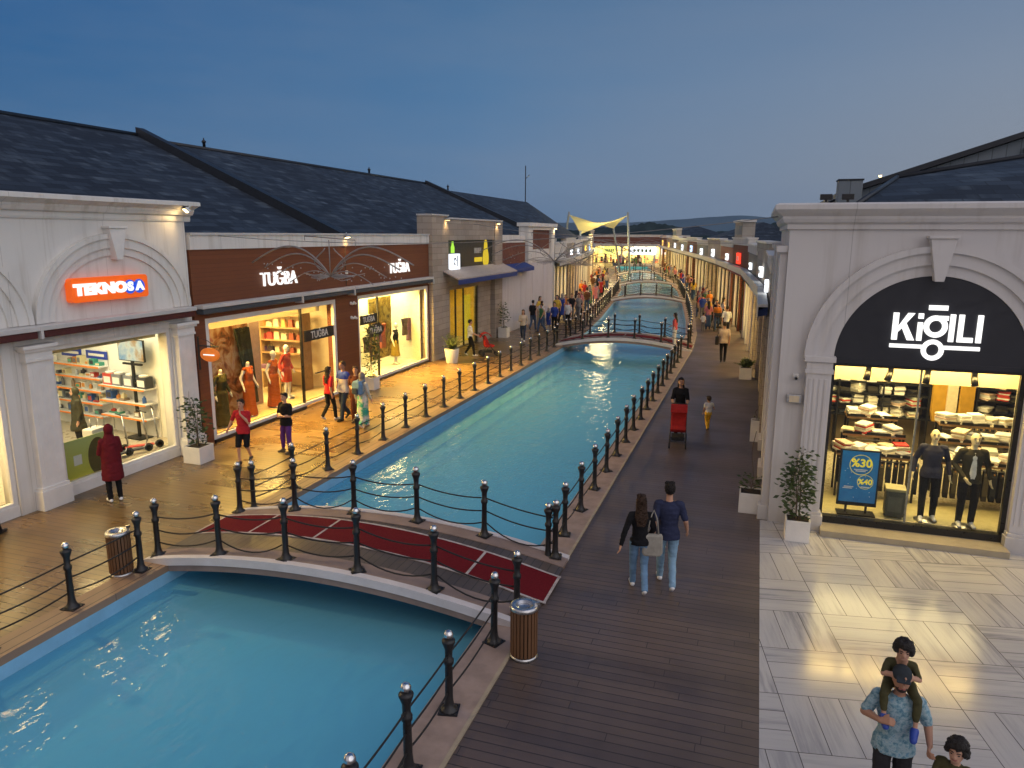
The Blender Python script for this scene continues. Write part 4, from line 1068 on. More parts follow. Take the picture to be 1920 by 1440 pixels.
for xc in (1.19, 4.73):
    mb = MB(); w = .215
    mb.box(xc-w,Y-.14,.36,xc+w,Y-.002,3.02)
    for k in range(4): mb.box(xc-.165+.09*k,Y-.152,.5,xc-.11+.09*k,Y-.14,2.92)
    mb.box(xc-w-.06,Y-.22,0,xc+w+.06,Y-.002,.30); mb.box(xc-w-.03,Y-.18,.30,xc+w+.03,Y-.002,.36)
    mb.box(xc-w-.03,Y-.17,3.02,xc+w+.03,Y-.002,3.10); mb.box(xc-w-.01,Y-.155,3.10,xc+w+.01,Y-.002,3.24); mb.box(xc-w-.05,Y-.20,3.24,xc+w+.05,Y-.002,3.34)
    mb.wbuild('pilaster', M['white2'], K, bevel=.008)
for yc in (14.85, 17.4, 19.8):
    mb = MB(); mb.box(.36,yc-.30,.30,.499,yc+.30,5.2); mb.box(.30,yc-.36,0,.499,yc+.36,.30); mb.box(.30,yc-.36,5.2,.499,yc+.36,5.32); mb.wbuild('side_pilaster', M['white2'], K, bevel=.008)
mb = MB(); mb.box(1.43,Y-.48,0.005,4.48,Y-.001,.12); mb.wbuild('doorstep', plain('tan_stone_step', (.36,.31,.22), .5, var=.12, scale=3), K)
mb = MB(); mb.box(1.42,Y-.02,.12,4.50,Y+.12,.25); mb.box(1.42,Y+.02,.25,1.47,Y+.12,3.16); mb.box(4.42,Y+.02,.25,4.50,Y+.12,3.16); mb.box(1.42,Y+.02,3.16,4.50,Y+.12,3.279); mb.wbuild('window_frame', M['frame'], K)
mb = MB(); mb.box(2.885,Y+.055,.25,2.915,Y+.10,3.16); mb.wbuild('glass_joint', plain('glass_edge', (.25,.25,.20), .3), K)
mb = MB(); mb.box(1.47,Y+.06,.25,4.42,Y+.07,3.16); mb.wbuild('glass_pane', M['glass'], K)
room(K, .85, 7.2, Y+.41, 20.0, .16, 3.5, None, plain('shop_back_wall', (.34,.27,.17), .7), plain('menswear_floor', (.60,.52,.36), .28), None, 'y0')
mb = MB(); mb.box(.86,15.35,2.76,7.1,15.50,3.49); mb.wbuild('bulkhead', plain('cream_bulkhead', (.78,.68,.46), .6, var=.04), K)
mb = MB(); mb.box(1.2,Y+.45,.161,7.0,16.2,.164); mb.wbuild('window_platform', plain('display_floor', (.42,.38,.22), .4), K)
for i, x in enumerate((2.12,2.50,3.12,3.88)):
    t = thing('track_spotlight', 'black track spotlight over the window, %s from the left' % ORD[i], 'spotlight', (x,15.12,2.98), 0, 'track spotlights in the arched shop')
    mb = MB(); mb.box(-.045,-.04,0,.045,.04,.48); mb.build('adapter', M['frame'], t)
    mb = MB(Matrix.Rotation(R(-18),4,'X') @ Matrix.Rotation(R([10,18,8,-6][i]),4,'Y')); mb.lathe([(.0,.0),(.055,-.0),(.062,-.17),(.052,-.17),(.05,-.15)], 14); mb.build('lamp_head', M['frame'], t)
    mb = MB(); mb.lathe([(.046,-.146),(.001,-.146)], 12); mb.build('lens', glow('spot_lens', (1,.85,.55), 6), t)
area((3.0,15.2,3.46), 3.2, 170, (1,.72,.30), sy=.7, rot=(0,0,0))
area((3.0,15.05,3.40), 3.0, 90, (1,.60,.13), (R(-32),0,0), sy=.35)
area((3.4,17.6,3.46), 3.6, 330, (1,.74,.32), sy=3.2)
# lettering on the arch panel
t = thing('shop_lettering', 'white KİĞILI lettering with long underline and round ğ on the dark arch', 'sign', (2.95,Y-.05,3.93))
wk = glow('white_letters_bright', (1,.98,.95), 1.5)
mb = MB(); z0, z1 = -.25, .27
def bx(x0,a,x1,b): mb.box(x0,-.04,a,x1,0,b)
bx(-.70,z0,-.60,z1); mb.prism([(-.60,.00),(-.44,z1),(-.32,z1),(-.53,-.02),(-.60,-.10)],-.04,0); mb.prism([(-.55,.03),(-.46,.08),(-.29,z0),(-.42,z0)],-.04,0)
bx(-.255,z0,-.165,.10); bx(-.255,.17,-.165,z1)
mb.ring(.06,.03,.115,.21,0,2*PI,-.04,0,'XZ',30); bx(.06,.15,.27,.235); bx(-.09,.34,.24,.43)
bx(.30,z0,.39,z1); bx(.45,z0,.54,z1); bx(.54,z0,.72,z0+.09); bx(.77,z0,.86,z1)
bx(-.72,-.40,-.14,-.33); bx(.24,-.40,.86,-.33)
mb.ring(.05,-.42,.115,.20,R(-215),R(35),-.04,0,'XZ',30); mb.ring(.05,-.42,.115,.20,R(35),R(145),-.04,0,'XZ',12)
mb.v = [(a*.89,b,c*.92) for a,b,c in mb.v]; mb.build('lettering', wk, t)
# things fixed on the corner wall
t = thing('cctv_camera', 'white camera on the pale corner wall left of the arch', 'camera', (.80,Y-.0,2.88)); mb = MB(); mb.box(-.05,-.05,0,.05,-.002,.10); mb.build('mount', M['trim'], t); mb = MB(); mb.lathe([(.035,-.20),(.04,-.05),(.001,-.05)],12,(0,0,.03),0,True,'Y'); mb.build('barrel', M['trim'], t); mb = MB(); mb.lathe([(.028,-.206),(.028,-.20),(.001,-.20)],12,(0,0,.03),0,True,'Y'); mb.build('eye', M['frame'], t)
t = thing('wall_lamp', 'small rectangular wall lamp below the camera on the corner wall', 'wall lamp', (.80,Y,2.50)); mb = MB(); mb.box(-.13,-.09,-.08,.13,-.002,.08); mb.build('housing', M['steel'], t, bevel=.012); mb = MB(); mb.box(-.09,-.095,-.06,.09,-.091,.06); mb.build('lens', plain('warm_plate', (.62,.52,.36), .4), t)
for i, x in enumerate((1.05,1.40)):
    t = thing('floodlight', ['unlit black floodlight on corner shop cornice, left one','unlit black floodlight on corner shop cornice, right one'][i], 'floodlight', (x,Y-.12,6.08), 0, 'unlit floodlights on the corner cornice'); mb = MB(); mb.box(-.10,-.05,.04,.10,.05,.14); mb.build('housing', M['frame'], t, bevel=.01); mb = MB(); mb.box(-.02,-.02,0,.02,.02,.04); mb.build('foot', M['frame'], t)
# ---- stock inside
rail = M['frame']
shirtpal = [(.85,.83,.78),(.80,.76,.66),(.72,.70,.66),(.55,.06,.05),(.62,.45,.36),(.72,.62,.42),(.25,.25,.28),(.60,.62,.52)]
shm = [cloth('shirt_%s' % 'abcdefgh'[i], c, .12) for i, c in enumerate(shirtpal)]
darkpal = [cloth('dark_garment_%s' % 'abcd'[i], c, .2) for i, c in enumerate([(.022,.022,.026),(.05,.045,.04),(.09,.08,.06),(.03,.035,.05)])]
def pile(p, label, group, n=None, mats=None, w=.13, d=.17):
    n = n or random.randint(2,7); mats = mats or shm
    mb = MB(); z = 0
    ms = [random.choices(mats, [5,4,4,1.4,1.8,1.8,1.2,1.4][:len(mats)])[0] for _ in range(3)]
    for k in range(n):
        h = random.uniform(.03,.045); a = random.uniform(-.12,.12); dx, dy = random.uniform(-.012,.012), random.uniform(-.012,.012)
        mb.obox((dx,dy,z+h/2), (2*w*random.uniform(.9,1.05),2*d*random.uniform(.9,1.05),h*.94), a, k % 3)
        mb.obox((dx,dy-d*.55,z+h*.98), (w*.8,d*.5,.012), a, k % 3); z += h
    o = mb.build('folded_shirts', ms, None, p, bevel=.012); o.rotation_euler = (random.uniform(-.1,.1),random.uniform(-.08,.08),random.uniform(-.8,.8))
    tag(o, label, 'folded shirts', group)
def tiered(p, tiers, label, nm):
    t = thing('display_table', label, 'table', p, 0, 'tiered shirt tables in the arched shop')
    for (x0,y0,x1,y1,h) in tiers:
        mb = MB(); mb.box(x0,y0,h-.05,x1,y1,h); mb.build('tabletop', wd, t, bevel=.006)
        mb = MB(); mb.box(x0,y0-.012,h,x1,y0,h+.06); mb.build('lip', M['frame'], t)
        for a in (x0+.03,x1-.03):
            for b in (y0+.03,y1-.03):
                mb = MB(); mb.box(a-.02,b-.02,0,a+.02,b+.02,h-.05); mb.build('leg', M['frame'], t)
        for j in range(int((x1-x0)/.27)):
            for q in range(max(1,int((y1-y0)/.27))):
                pile((p[0]+x0+.15+.27*j+random.uniform(-.03,.03), p[1]+y0+.17+.27*q, p[2]+h+.004), 'pale folded shirt pile on the %s tiered table' % nm, 'shirt piles on the %s table' % nm)
        mb = MB(); mb.tube([(x0+.05,y0+.1,h-.13),(x1-.05,y0+.1,h-.13)], .012); mb.build('hanging_rail', M['steel'], t)
tiered((2.55,16.0,.16), [(-.75,-.05,.75,.55,.94),(-.6,.55,.6,1.0,1.22),(-.5,1.0,.5,1.5,1.5)], 'left tiered table heaped with pale folded shirts', 'left')
tiered((4.55,16.0,.16), [(-.85,-.05,1.0,.55,.94),(-.8,.55,.9,1.0,1.22),(-.7,1.0,.7,1.5,1.48)], 'right tiered table heaped with pale and pink shirts', 'right')
def jacket(p, c, label, group, rz=0, L=.72, w=.22, hang=None):
    mb = MB(); mb.prism([(-w,-.10),(-w*.45,-.02),(w*.45,-.02),(w,-.10),(w*1.02,-L*.8),(w*.72,-L),(-w*.72,-L),(-w*1.02,-L*.8)], -.045, .045, 'XZ')
    mb.prism([(-w*.2,0),(w*.2,0),(w*.05,-.3),(-w*.05,-.3)], -.05, -.046, 'XZ', 1)
    mb.tube([(0,0,-.02),(0,0,.05),(.02,0,.07)], .006, 4, 2); mb.box(-w*.8,-.012,-.075,w*.8,.012,-.045,2)
    o = mb.build('hanging_jacket', [c, shm[1], hang or plain('hanger_wood', (.55,.30,.08), .5)], None, p, bevel=.015); o.rotation_euler = (0,0,rz); tag(o, label, 'jacket', group)
for i in range(12): jacket((1.95+.125*i,16.12,.97), darkpal[i%4], 'dark garment on wooden hanger under the left shirt table', 'garments under the left table', R(80), .62, .2)
for i in range(13): jacket((3.75+.135*i,16.12,.97), darkpal[i%4], 'dark garment on wooden hanger under the right shirt table', 'garments under the right table', R(80), .62, .2)
t = thing('clothes_rail', 'steel rail of dark jackets along the left shop wall', 'clothes rail', (1.15,17.6,.16)); mb = MB(); mb.tube([(0,-1.7,2.2),(0,1.9,2.2)], .015); mb.tube([(0,-1.7,1.1),(0,1.9,1.1)], .015); mb.build('bar', M['steel'], t)
for s in (-1.7,1.9): mb = MB(); mb.box(-.28,s-.02,0,.02,s+.02,2.25); mb.build('upright', M['frame'], t)
for i in range(24): jacket((1.18,16.0+.145*i,2.33), darkpal[(i*3)%4] if i > 8 else cloth('olive_jacket', (.16,.13,.06)), 'dark jacket hung on the upper rail at the left wall', 'jackets on the upper left rail', R(6), .85, .26)
for i in range(24): jacket((1.18,16.0+.145*i,1.23), darkpal[(i*5)%4], 'dark garment hung on the lower rail at the left wall', 'garments on the lower left rail', R(6), .8, .24)
# back wall shelving
t = thing('wall_shelving', 'dark back wall shelving full of folded clothes', 'shelf', (4.0,19.7,.16))
for z in (1.0,1.28,1.56,1.84,2.12,2.4):
    mb = MB(); mb.box(-2.9,-.32,z-.025,3.0,.2,z); mb.build('shelf_board', M['frame'], t)
for x in (-2.9,-1.9,-.9,.1,1.1,2.1,3.0): mb = MB(); mb.box(x-.02,-.33,0,x+.02,.2,2.7); mb.build('upright', M['frame'], t)
for z in (1.0,1.28,1.56,1.84,2.12):
    for i in range(18):
        x = 1.3+.31*i
        if abs(x-4.55) < .55: continue
        pile((x,19.55,.16+z+.003), 'folded clothes on the dark back wall shelving', 'folded clothes on the back shelving', None, shm if random.random() < .55 else darkpal, .12, .13)
for i, x in enumerate((4.28,4.55,4.86)): jacket((x,19.3,2.42), shm[5] if i == 1 else plain('mustard_cloth', (.50,.27,.02), .9), 'mustard coat hung in the middle of the back shelving' if i != 1 else 'pale coat hung between two mustard coats at the back', 'coats on the back wall', R(12), 1.25, .11 if i == 1 else .15)
for i in range(16): jacket((4.9+.13*i,19.3,1.12), darkpal[i%4], 'dark trousers hung low at the right of the back wall', 'trousers on the back wall', R(75), .8, .2)
# folding promotion board
t = thing('promotion_board', 'blue framed promotion board on legs inside the arched window', 'sign', (2.12,15.0,.165), R(2))
mb = MB(); mb.box(-.36,-.03,.16,.36,.01,1.30); mb.build('frame', M['frame'], t, bevel=.012)
bp, tt, out = newmat('blue_print'); x = tt.xyz(objco(tt)); principled(tt, out, tt.mix(tt.mapr(tt.noise(objco(tt),5,3),.35,.65,0,1),(.008,.11,.30),(.015,.17,.38)), .35, emit=(.01,.16,.42), estr=.22)
mb = MB(); mb.box(-.325,-.034,.24,.325,-.031,1.265); mb.build('print', bp, t)
yl = plain('yellow_letters', (.85,.68,.05), .5, emit=(1,.8,.05), estr=.35)
mb = MB(); put_text(mb, '%30', (.03,-.037,1.03), .22, '-y', .002, 0, .006); put_text(mb, '%40', (.12,-.037,.66), .15, '-y', .002, 0, .004); mb.build('lettering', yl, t)
mb = MB(); mb.ring(.02,1.0,.195,.205,0,2*PI,-.037,-.035,'XZ',28); mb.ring(.12,.66,.135,.142,0,2*PI,-.037,-.035,'XZ',24); mb.build('circle_outline', yl, t)
mb = MB()
for x0,x1,z in ((-.10,.14,.905),(-.07,.11,.875),(-.25,-.08,.55),(-.27,-.10,.52),(.05,.2,.56)): mb.box(x0,-.037,z-.01,x1,-.035,z+.008)
for k in range(14): xx, zz = random.uniform(-.28,.28), random.uniform(.3,1.22); mb.box(xx-.006,-.037,zz-.006,xx+.006,-.035,zz+.006)
mb.build('small_lines', M['trim'], t)
for sx in (-.18,.18): mb = MB(); mb.box(sx-.02,-.02,.02,sx+.02,.0,.16); mb.build('leg', M['frame'], t)
mb = MB(); mb.box(-.34,-.16,0,.34,.14,.02); mb.build('base', M['frame'], t)
t = thing('storage_box', 'dark grey wheeled box between the blue board and the mannequin', 'box', (2.80,15.08,.165), R(-4)); gb = plain('grey_box', (.075,.075,.055), .5)
mb = MB(); mb.box(-.17,-.17,.04,.17,.17,.54); mb.build('body', gb, t, bevel=.02); mb = MB(); mb.box(-.18,-.18,.541,.18,.18,.60); mb.build('lid', plain('olive_lid', (.30,.27,.14), .5), t, bevel=.01)
mb = MB(); mb.box(-.12,-.175,.14,.12,-.171,.44); mb.build('front_panel', plain('box_panel', (.12,.12,.09), .5), t)

# ---- roofs behind the corner shop
t = thing('roof_block', 'slate roof rising behind the corner shop cornice', 'roof', (6,18,6)); 
mb = MB(); mb.add([(1.6,15.4,6.0),(14,15.4,6.0),(14,24,8.75),(3.0,20.0,6.85),(1.9,20.2,6.0),(14,30,6)], [(0,1,2,3),(0,3,4),(3,2,5,4)]); mb.wbuild('slates', M['roof_k'], t)
mb = MB(); mb.tube([(3.0,20,6.88),(14,24,8.78)], .07, 6); mb.tube([(1.6,15.4,6.03),(3.0,20,6.88)], .05, 6); mb.wbuild('ridge_cap', M['ridge'], t)
t = thing('metal_hall', 'large hall with ribbed grey metal gable behind the corner shop', 'building', (12,31,0))
mb = MB(); mb.prism([(3.0,0),(30,0),(30,14.0),(20,12.72),(3.0,7.02)], 30.5, 62, 'XZ'); mb.wbuild('metal_wall', M['metalwall'], t)
mb = MB(); vs = []
mb.prism([(2.7,6.95),(20.1,12.80),(30.2,14.1),(30.2,14.3),(20.1,13.0),(2.7,7.14)], 30.2, 62.2, 'XZ'); mb.wbuild('roof_edge', M['ridge'], t)
mb = MB(); mb.box(8.4,30.3,8.35,8.75,30.49,8.5); mb.wbuild('vent', M['frame'], t)
t = thing('roof_unit', 'dark boxy plant unit on the roof beside the metal hall', 'roof unit', (2.95,30,6.2)); mb = MB(); mb.box(-.40,-.4,0,.40,.4,1.26); mb.build('casing', M['metalwall'], t, bevel=.02); mb = MB(); mb.box(-.43,-.43,1.261,.43,.43,1.31); mb.build('lid', M['ridge'], t)
mb = MB(); mb.box(.9,20.1,0,9,30,6.0); t2 = thing('flat_roof_block', 'low flat roofed block behind the corner shop', 'building', (4.5,25,0)); mb.wbuild('wall', M['tan'], t2); mb = MB(); mb.box(.85,20.1,6.001,9,30.1,6.15); mb.wbuild('roof', M['ridge'], t2)
floodlight((3.95,30.1,7.62), (-.2,-1,-.2), 'tiny lit lamp at the foot of metal roof slope', 6, (1,.9,.7)); bpy.data.objects[[o.name for o in bpy.data.objects if o.get('label') == 'tiny lit lamp at the foot of metal roof slope'][0]].scale = (.5,.5,.5)

# ------------------------------------------------------------------ further shops on both banks
lit = {k: plain('lit_wall_'+k, c, .7, var=.06) for k, c in dict(a=(.80,.66,.34), b=(.82,.74,.50), c=(.80,.52,.14), d=(.78,.70,.40)).items()}
ceil_g = glow('ceiling_panel', (1,.66,.24), 20.0)
band_m = dict(brick=M['brick'], white=M['white'], tan=M['tan'], grey=plain('grey_band', (.10,.11,.125), .6), dark=M['sign'], red=plain('red_band', (.22,.025,.02), .6), stone=M['stone'])
aw_m = dict(navy=plain('navy_awning', (.012,.03,.12), .7), grey=grey, blue=plain('blue_awning', (.03,.09,.36), .7), red=plain('wine_awning', (.24,.012,.04), .7), white=plain('white_awning', (.55,.56,.58), .7), maroon=maroon, olive=plain('olive_awning', (.05,.045,.035), .7))
SIGNW = glow('sign_white', (.92,.96,1), 2.2)
_n = [0]
def far_shop(P0, P1, h, band, aw, label, sign=None, wall='a', depth=3.2, nb=3, top=None, aw_out=.35, crit=3.4, lbl_sign=None, amber=False):
    P0, P1 = Vector((P0[0],P0[1],0)), Vector((P1[0],P1[1],0)); d = P1-P0; L = d.length
    a = math.atan2(d.y, d.x); root = thing('shop_building', label, 'building', P0, a, 'further shops along the canal')
    W, B_ = (M['white'] if not amber else plain('amber_lit_wall', (.50,.33,.14), .7)), band_m[band]  # amber lighting of the end shops is put into their wall colour
    mb = MB(); mb.box(0,-.35,crit,L,0,h-.45); mb.build('band', B_, root)
    mb = MB(); mb.box(0,-.42,h-.45,L,.06,h-.08); mb.build('parapet', W if band != 'tan' else M['tan'], root); mb = MB(); mb.box(-.04,-.46,h-.08,L+.04,.13,h); mb.build('coping', M['trim'], root)
    pw = .32
    for i in range(nb+1):
        x = (L-pw)*i/nb
        mb = MB(); mb.box(x,-.35,0,x+pw,.06,crit-.001); mb.build('pier', M['brick'] if (band == 'brick' and i % 2) else (M['stone'] if band in ('stone','tan') else W), root)
    for i in range(nb):
        x0 = (L-pw)*i/nb+pw+.004; x1 = (L-pw)*(i+1)/nb-.004
        mb = MB(); mb.box(x0,-.16,.1,x0+.06,-.08,crit-.2); mb.box(x1-.06,-.16,.1,x1,-.08,crit-.2); mb.box(x0,-.16,crit-.2,x1,-.08,crit-.004); mb.box(x0,-.16,0,x1,-.08,.1); mb.box((x0+x1)/2-.025,-.15,.1,(x0+x1)/2+.025,-.09,crit-.2); f = mb.build('window', M['frame'], root)
        mb = MB(); mb.box(x0+.06,-.125,.1,x1-.06,-.115,crit-.2); mb.build('glass_pane', M['glass'], f)
    D_ = -depth
    mb = MB(); mb.box(0,D_,-.04,L,-.36,.03); mb.build('shop_floor', M['floor_in'], root)
    mb = MB(); mb.box(0,D_-.1,0,L,D_,crit+.1); mb.box(-.05,D_,0,0,-.36,crit+.1); mb.box(L,D_,0,L+.05,-.36,crit+.1); mb.build('shop_wall', lit[wall], root)
    mb = MB(); mb.box(0,D_,crit+.02,L,-.36,crit+.1); mb.build('shop_ceiling', M['cream'], root)
    mb = MB(); mb.box(.5,D_+.5,crit-.01,L-.5,-.9,crit+.015); mb.build('ceiling_light', ceil_g, root)
    mb = MB(); cols = random.sample(gm, 5) + random.sample(darkpal, 2) + random.sample(bagc, 2)
    x = .3
    while x < L-.4:
        w = random.uniform(.12,.5); hh = random.uniform(.6,2.2); yy = random.choice([D_+.25, D_+.25, -1.0, -1.7])
        z = 0.03
        while z < hh:
            q = random.uniform(.1,.45); mb.box(x,yy-.15,z,x+w,yy+.15,min(z+q,hh),random.randrange(9)); z += q+.02
        x += w + random.uniform(.05,.4)
    mb.build('display_goods', cols, root)
    if aw:
        mb = MB(); mb.prism([(.062,crit+.26),(.062,crit+.04),(aw_out,crit-.0),(aw_out,crit+.16)], .2, L-.2, 'YZ'); mb.v = [(x_,y_,z_) for (x_,y_,z_) in mb.v]
        mb2 = MB(); mb2.v = [(q[1] if False else q[0], q[1], q[2]) for q in mb.v]; mb2.f, mb2.mi, mb2.sm = mb.f, mb.mi, mb.sm
        mb2.box(.2,aw_out-.02,crit-.12,L-.2,aw_out,crit-.001); mb2.build('awning', aw_m[aw], root); mb = MB(); mb.box(.1,.062,crit+.262,L-.1,aw_out+.03,crit+.33); mb.box(.1,aw_out,crit+.0,L-.1,aw_out+.03,crit+.26); mb.build('awning_cassette', plain('pale_cassette', (.62,.60,.56), .45), root)
    if top == 'tower':
        mb = MB(); mb.box(L*.25,-.5,h,L*.75,.18,h+.85); mb.build('raised_bay', M['tan'], root)
        for k in range(3): x0 = L*.25+.2+k*(L*.5-.4)/3; mb = MB(); mb.box(x0+.1,.181,h+.15,x0+(L*.5-.4)/3-.1,.2,h+.65); mb.build('dark_panel', M['metalwall'], root)
        mb = MB(); mb.box(L*.25-.1,-.55,h+.85,L*.75+.1,.3,h+.98); mb.build('coping', M['trim'], root)
    elif top == 'hip':
        mb = MB(); mb.add([(0,-.3,h),(L,-.3,h),(L*.7,-5,h+1.6),(L*.3,-5,h+1.6),(0,-9.5,h),(L,-9.5,h)], [(0,1,2,3),(1,5,2),(0,3,4),(3,2,5,4)]); mb.build('roof', M['roof_l'], root)
    if sign:
        col, frac, sz = sign
        s = thing('lit_sign', lbl_sign, 'sign', P0 + d*frac, a)
        s.location.z = (crit+h-.45)/2
        mb = MB(); mb.box(-sz*.8,.03,-sz*.35,sz*.8,.14,sz*.35); mb.build('light_box', col, s)
        mb = MB()
        for k in range(4): mb.box(-sz*.62+k*sz*.32,.141,-sz*.14,-sz*.62+k*sz*.32+sz*.2,.146,sz*.14)
        mb.build('lettering', M['sign'] if col is not SIGNR else M['trim'], s)
    return root
SIGNR = glow('sign_red', (1,.06,.03), 1.6); SIGNB = glow('sign_blue', (.55,.75,1), 2.0); SIGNA = glow('sign_amber', (1,.6,.12), 2.2)
rs = [(20.2,27.5,5.0,'stone','navy','white',None,'b',(SIGNW,.55,.5)),(27.5,34.5,5.3,'tan','white','pale',None,'c',(SIGNW,.4,.55)),(34.5,42,5.1,'grey','grey','dark banded',None,'d',(SIGNW,.5,.45)),
      (42,50,5.4,'brick','red','brick banded','tower','c',(SIGNR,.5,.9)),(50,58,5.2,'red','maroon','red banded',None,'a',(SIGNW,.35,.6)),(58,67,5.3,'tan','grey','tan',None,'b',(SIGNW,.5,.8)),
      (67,76,5.1,'grey','grey','grey banded','hip','a',(SIGNW,.5,.8)),(76,86,5.3,'brick','grey','brick banded',None,'a',(SIGNB,.5,.9)),(86,97,5.2,'grey','grey','grey banded',None,'d',(SIGNW,.5,.9)),
      (97,109,5.4,'dark','grey','dark banded','tower','a',(SIGNW,.5,.9)),(109,121,5.2,'tan','grey','tan',None,'b',(SIGNA,.5,1.0)),(121,140,5.5,'brick','grey','brick banded','hip','c',(SIGNA,.5,1.2))]
for i, (ya, yb, h, bd, aw, ad, tp, wl_, sg) in enumerate(rs):
    far_shop((RF(ya),ya), (RF(yb),yb), h, bd, aw, '%s lit shop, %s beyond the corner shop on right bank' % (ad, ORD[i]), sg, wl_, 3.2, 3 if i < 8 else 2, tp, .30 if i < 6 else .24,
             lbl_sign='lit sign of the %s shop beyond the corner on right bank' % ORD[i])
ls = [(49.3,56,5.0,'white','olive','white',None,'b',None),(56,63,5.3,'stone','olive','stone banded','hip','c',(SIGNW,.5,.6)),(63,71,5.1,'white','olive','white',None,'d',(SIGNW,.6,.6)),(71,80,5.4,'grey','grey','grey banded',None,'b',(SIGNA,.5,.8)),
      (80,90,5.2,'tan','grey','tan',None,'b',(SIGNB,.5,.9)),(90,102,5.3,'white','olive','white',None,'a',(SIGNA,.5,.9)),(102,116,5.6,'stone','grey','amber lit',None,'c',None),(116,134,6.3,'tan','grey','tall amber lit',None,'c',None)]
for i, (ya, yb, h, bd, aw, ad, tp, wl_, sg) in enumerate(ls):
    far_shop((LF(yb),yb), (LF(ya),ya), h, bd, aw, '%s lit shop, %s beyond the hoarding on left bank' % (ad, ORD[i]), sg, wl_, 3.2, 3 if i < 5 else 2, tp, .4, 
             lbl_sign='lit sign of the %s shop beyond the hoarding on left bank' % ORD[i], amber=(i >= 6))
far_shop((-13.0,148.5), (-33.0,148.5), 5.6, 'brick', 'white', 'long brick banded building with bright windows closing the canal end', None, 'b', 4.0, 6, None, .3, 3.5)
for k, (x, w, col) in enumerate(((-22.0,5.2,SIGNW),(-15.2,2.2,SIGNW),(-28.6,2.4,glow('sign_yellow', (.9,.85,.2), 1.6)))):
    t = thing('lit_sign', ['wide glowing white sign on the building at canal end','glowing square sign right of the wide one at canal end','yellow green glowing sign left at canal end'][k], 'sign', (x,148.2,2.5))
    mb = MB(); mb.box(-w/2,-.1,-.75,w/2,.05,.75); mb.build('light_box', col, t)
    mb = MB()
    for j in range(5): mb.box(-w*.36+j*w*.15,-.11,-.28,-w*.36+j*w*.15+w*.09,-.101,.28)
    mb.build('lettering', plain('green_letters', (.12,.25,.05), .5), t)

# ------------------------------------------------------------------ tensile canopy over the far end
t = thing('tensile_canopy', 'yellow lit tensile canopy on slanted masts at far left end of canal', 'canopy', (-21,100,0))
A_, Bc, Cc, Dc = Vector((-25.4,101,8.25)), Vector((-17.0,100,8.1)), Vector((-21.6,92,5.6)), Vector((-20.4,108,6.4))
N = 14; vs, fs = [], []
for i in range(N+1):
    for j in range(N+1):
        u, v = i/N, j/N
        p = A_*(1-u)*(1-v) + Cc*u*(1-v) + Dc*(1-u)*v + Bc*u*v
        s_ = 4*u*(1-u); q = 4*v*(1-v); c0 = (A_+Bc+Cc+Dc)/4
        p = p.lerp(Vector((c0.x,c0.y,p.z)), .05*max(s_,q)); vs.append(p); 
for i in range(N):
    for j in range(N): a = i*(N+1)+j; fs.append((a, a+1, a+N+2, a+N+1))
m, tt, out = newmat('lit_canvas'); df = tt.node('ShaderNodeBsdfDiffuse'); df.inputs[0].default_value = (.78,.70,.36,1); tr = tt.node('ShaderNodeBsdfTranslucent'); tr.inputs[0].default_value = (.80,.70,.30,1); ms = tt.node('ShaderNodeMixShader'); tt.l.new(df.outputs[0], ms.inputs[1]); tt.l.new(tr.outputs[0], ms.inputs[2]); tt.l.new(ms.outputs[0], out.inputs[0])
mb = MB(); mb.add(vs, fs, 0, True); mb.wbuild('canvas', m, t)
for p, b in ((A_,(-26.8,102,0)),(Bc,(-16.4,99.6,0)),(Cc,(-21.9,91.6,0)),(Dc,(-19.6,110,0))):
    b = Vector(b); mb = MB(); mb.tube([b, p+(p-b).normalized()*.4], .14, 8); mb.wbuild('mast', plain('mast_paint', (.22,.25,.28), .5), t)
    mb = MB(); mb.tube([p, b+(b-p)*.15*Vector((1,1,0)) if False else b*1.0], .03, 4); mb.wbuild('cable', M['steel'], t)
l = bpy.data.lights.new('canopy_lamp', 'POINT'); l.energy = 1500; l.color = (1,.80,.34); l.shadow_soft_size = .6
for loc, e in (((-20,99,4.9),1500),((-19,91,8.6),900)):
    l2 = l.copy(); l2.energy = e; o = bpy.data.objects.new('canopy_lamp', l2); COL.objects.link(o); o.location = loc

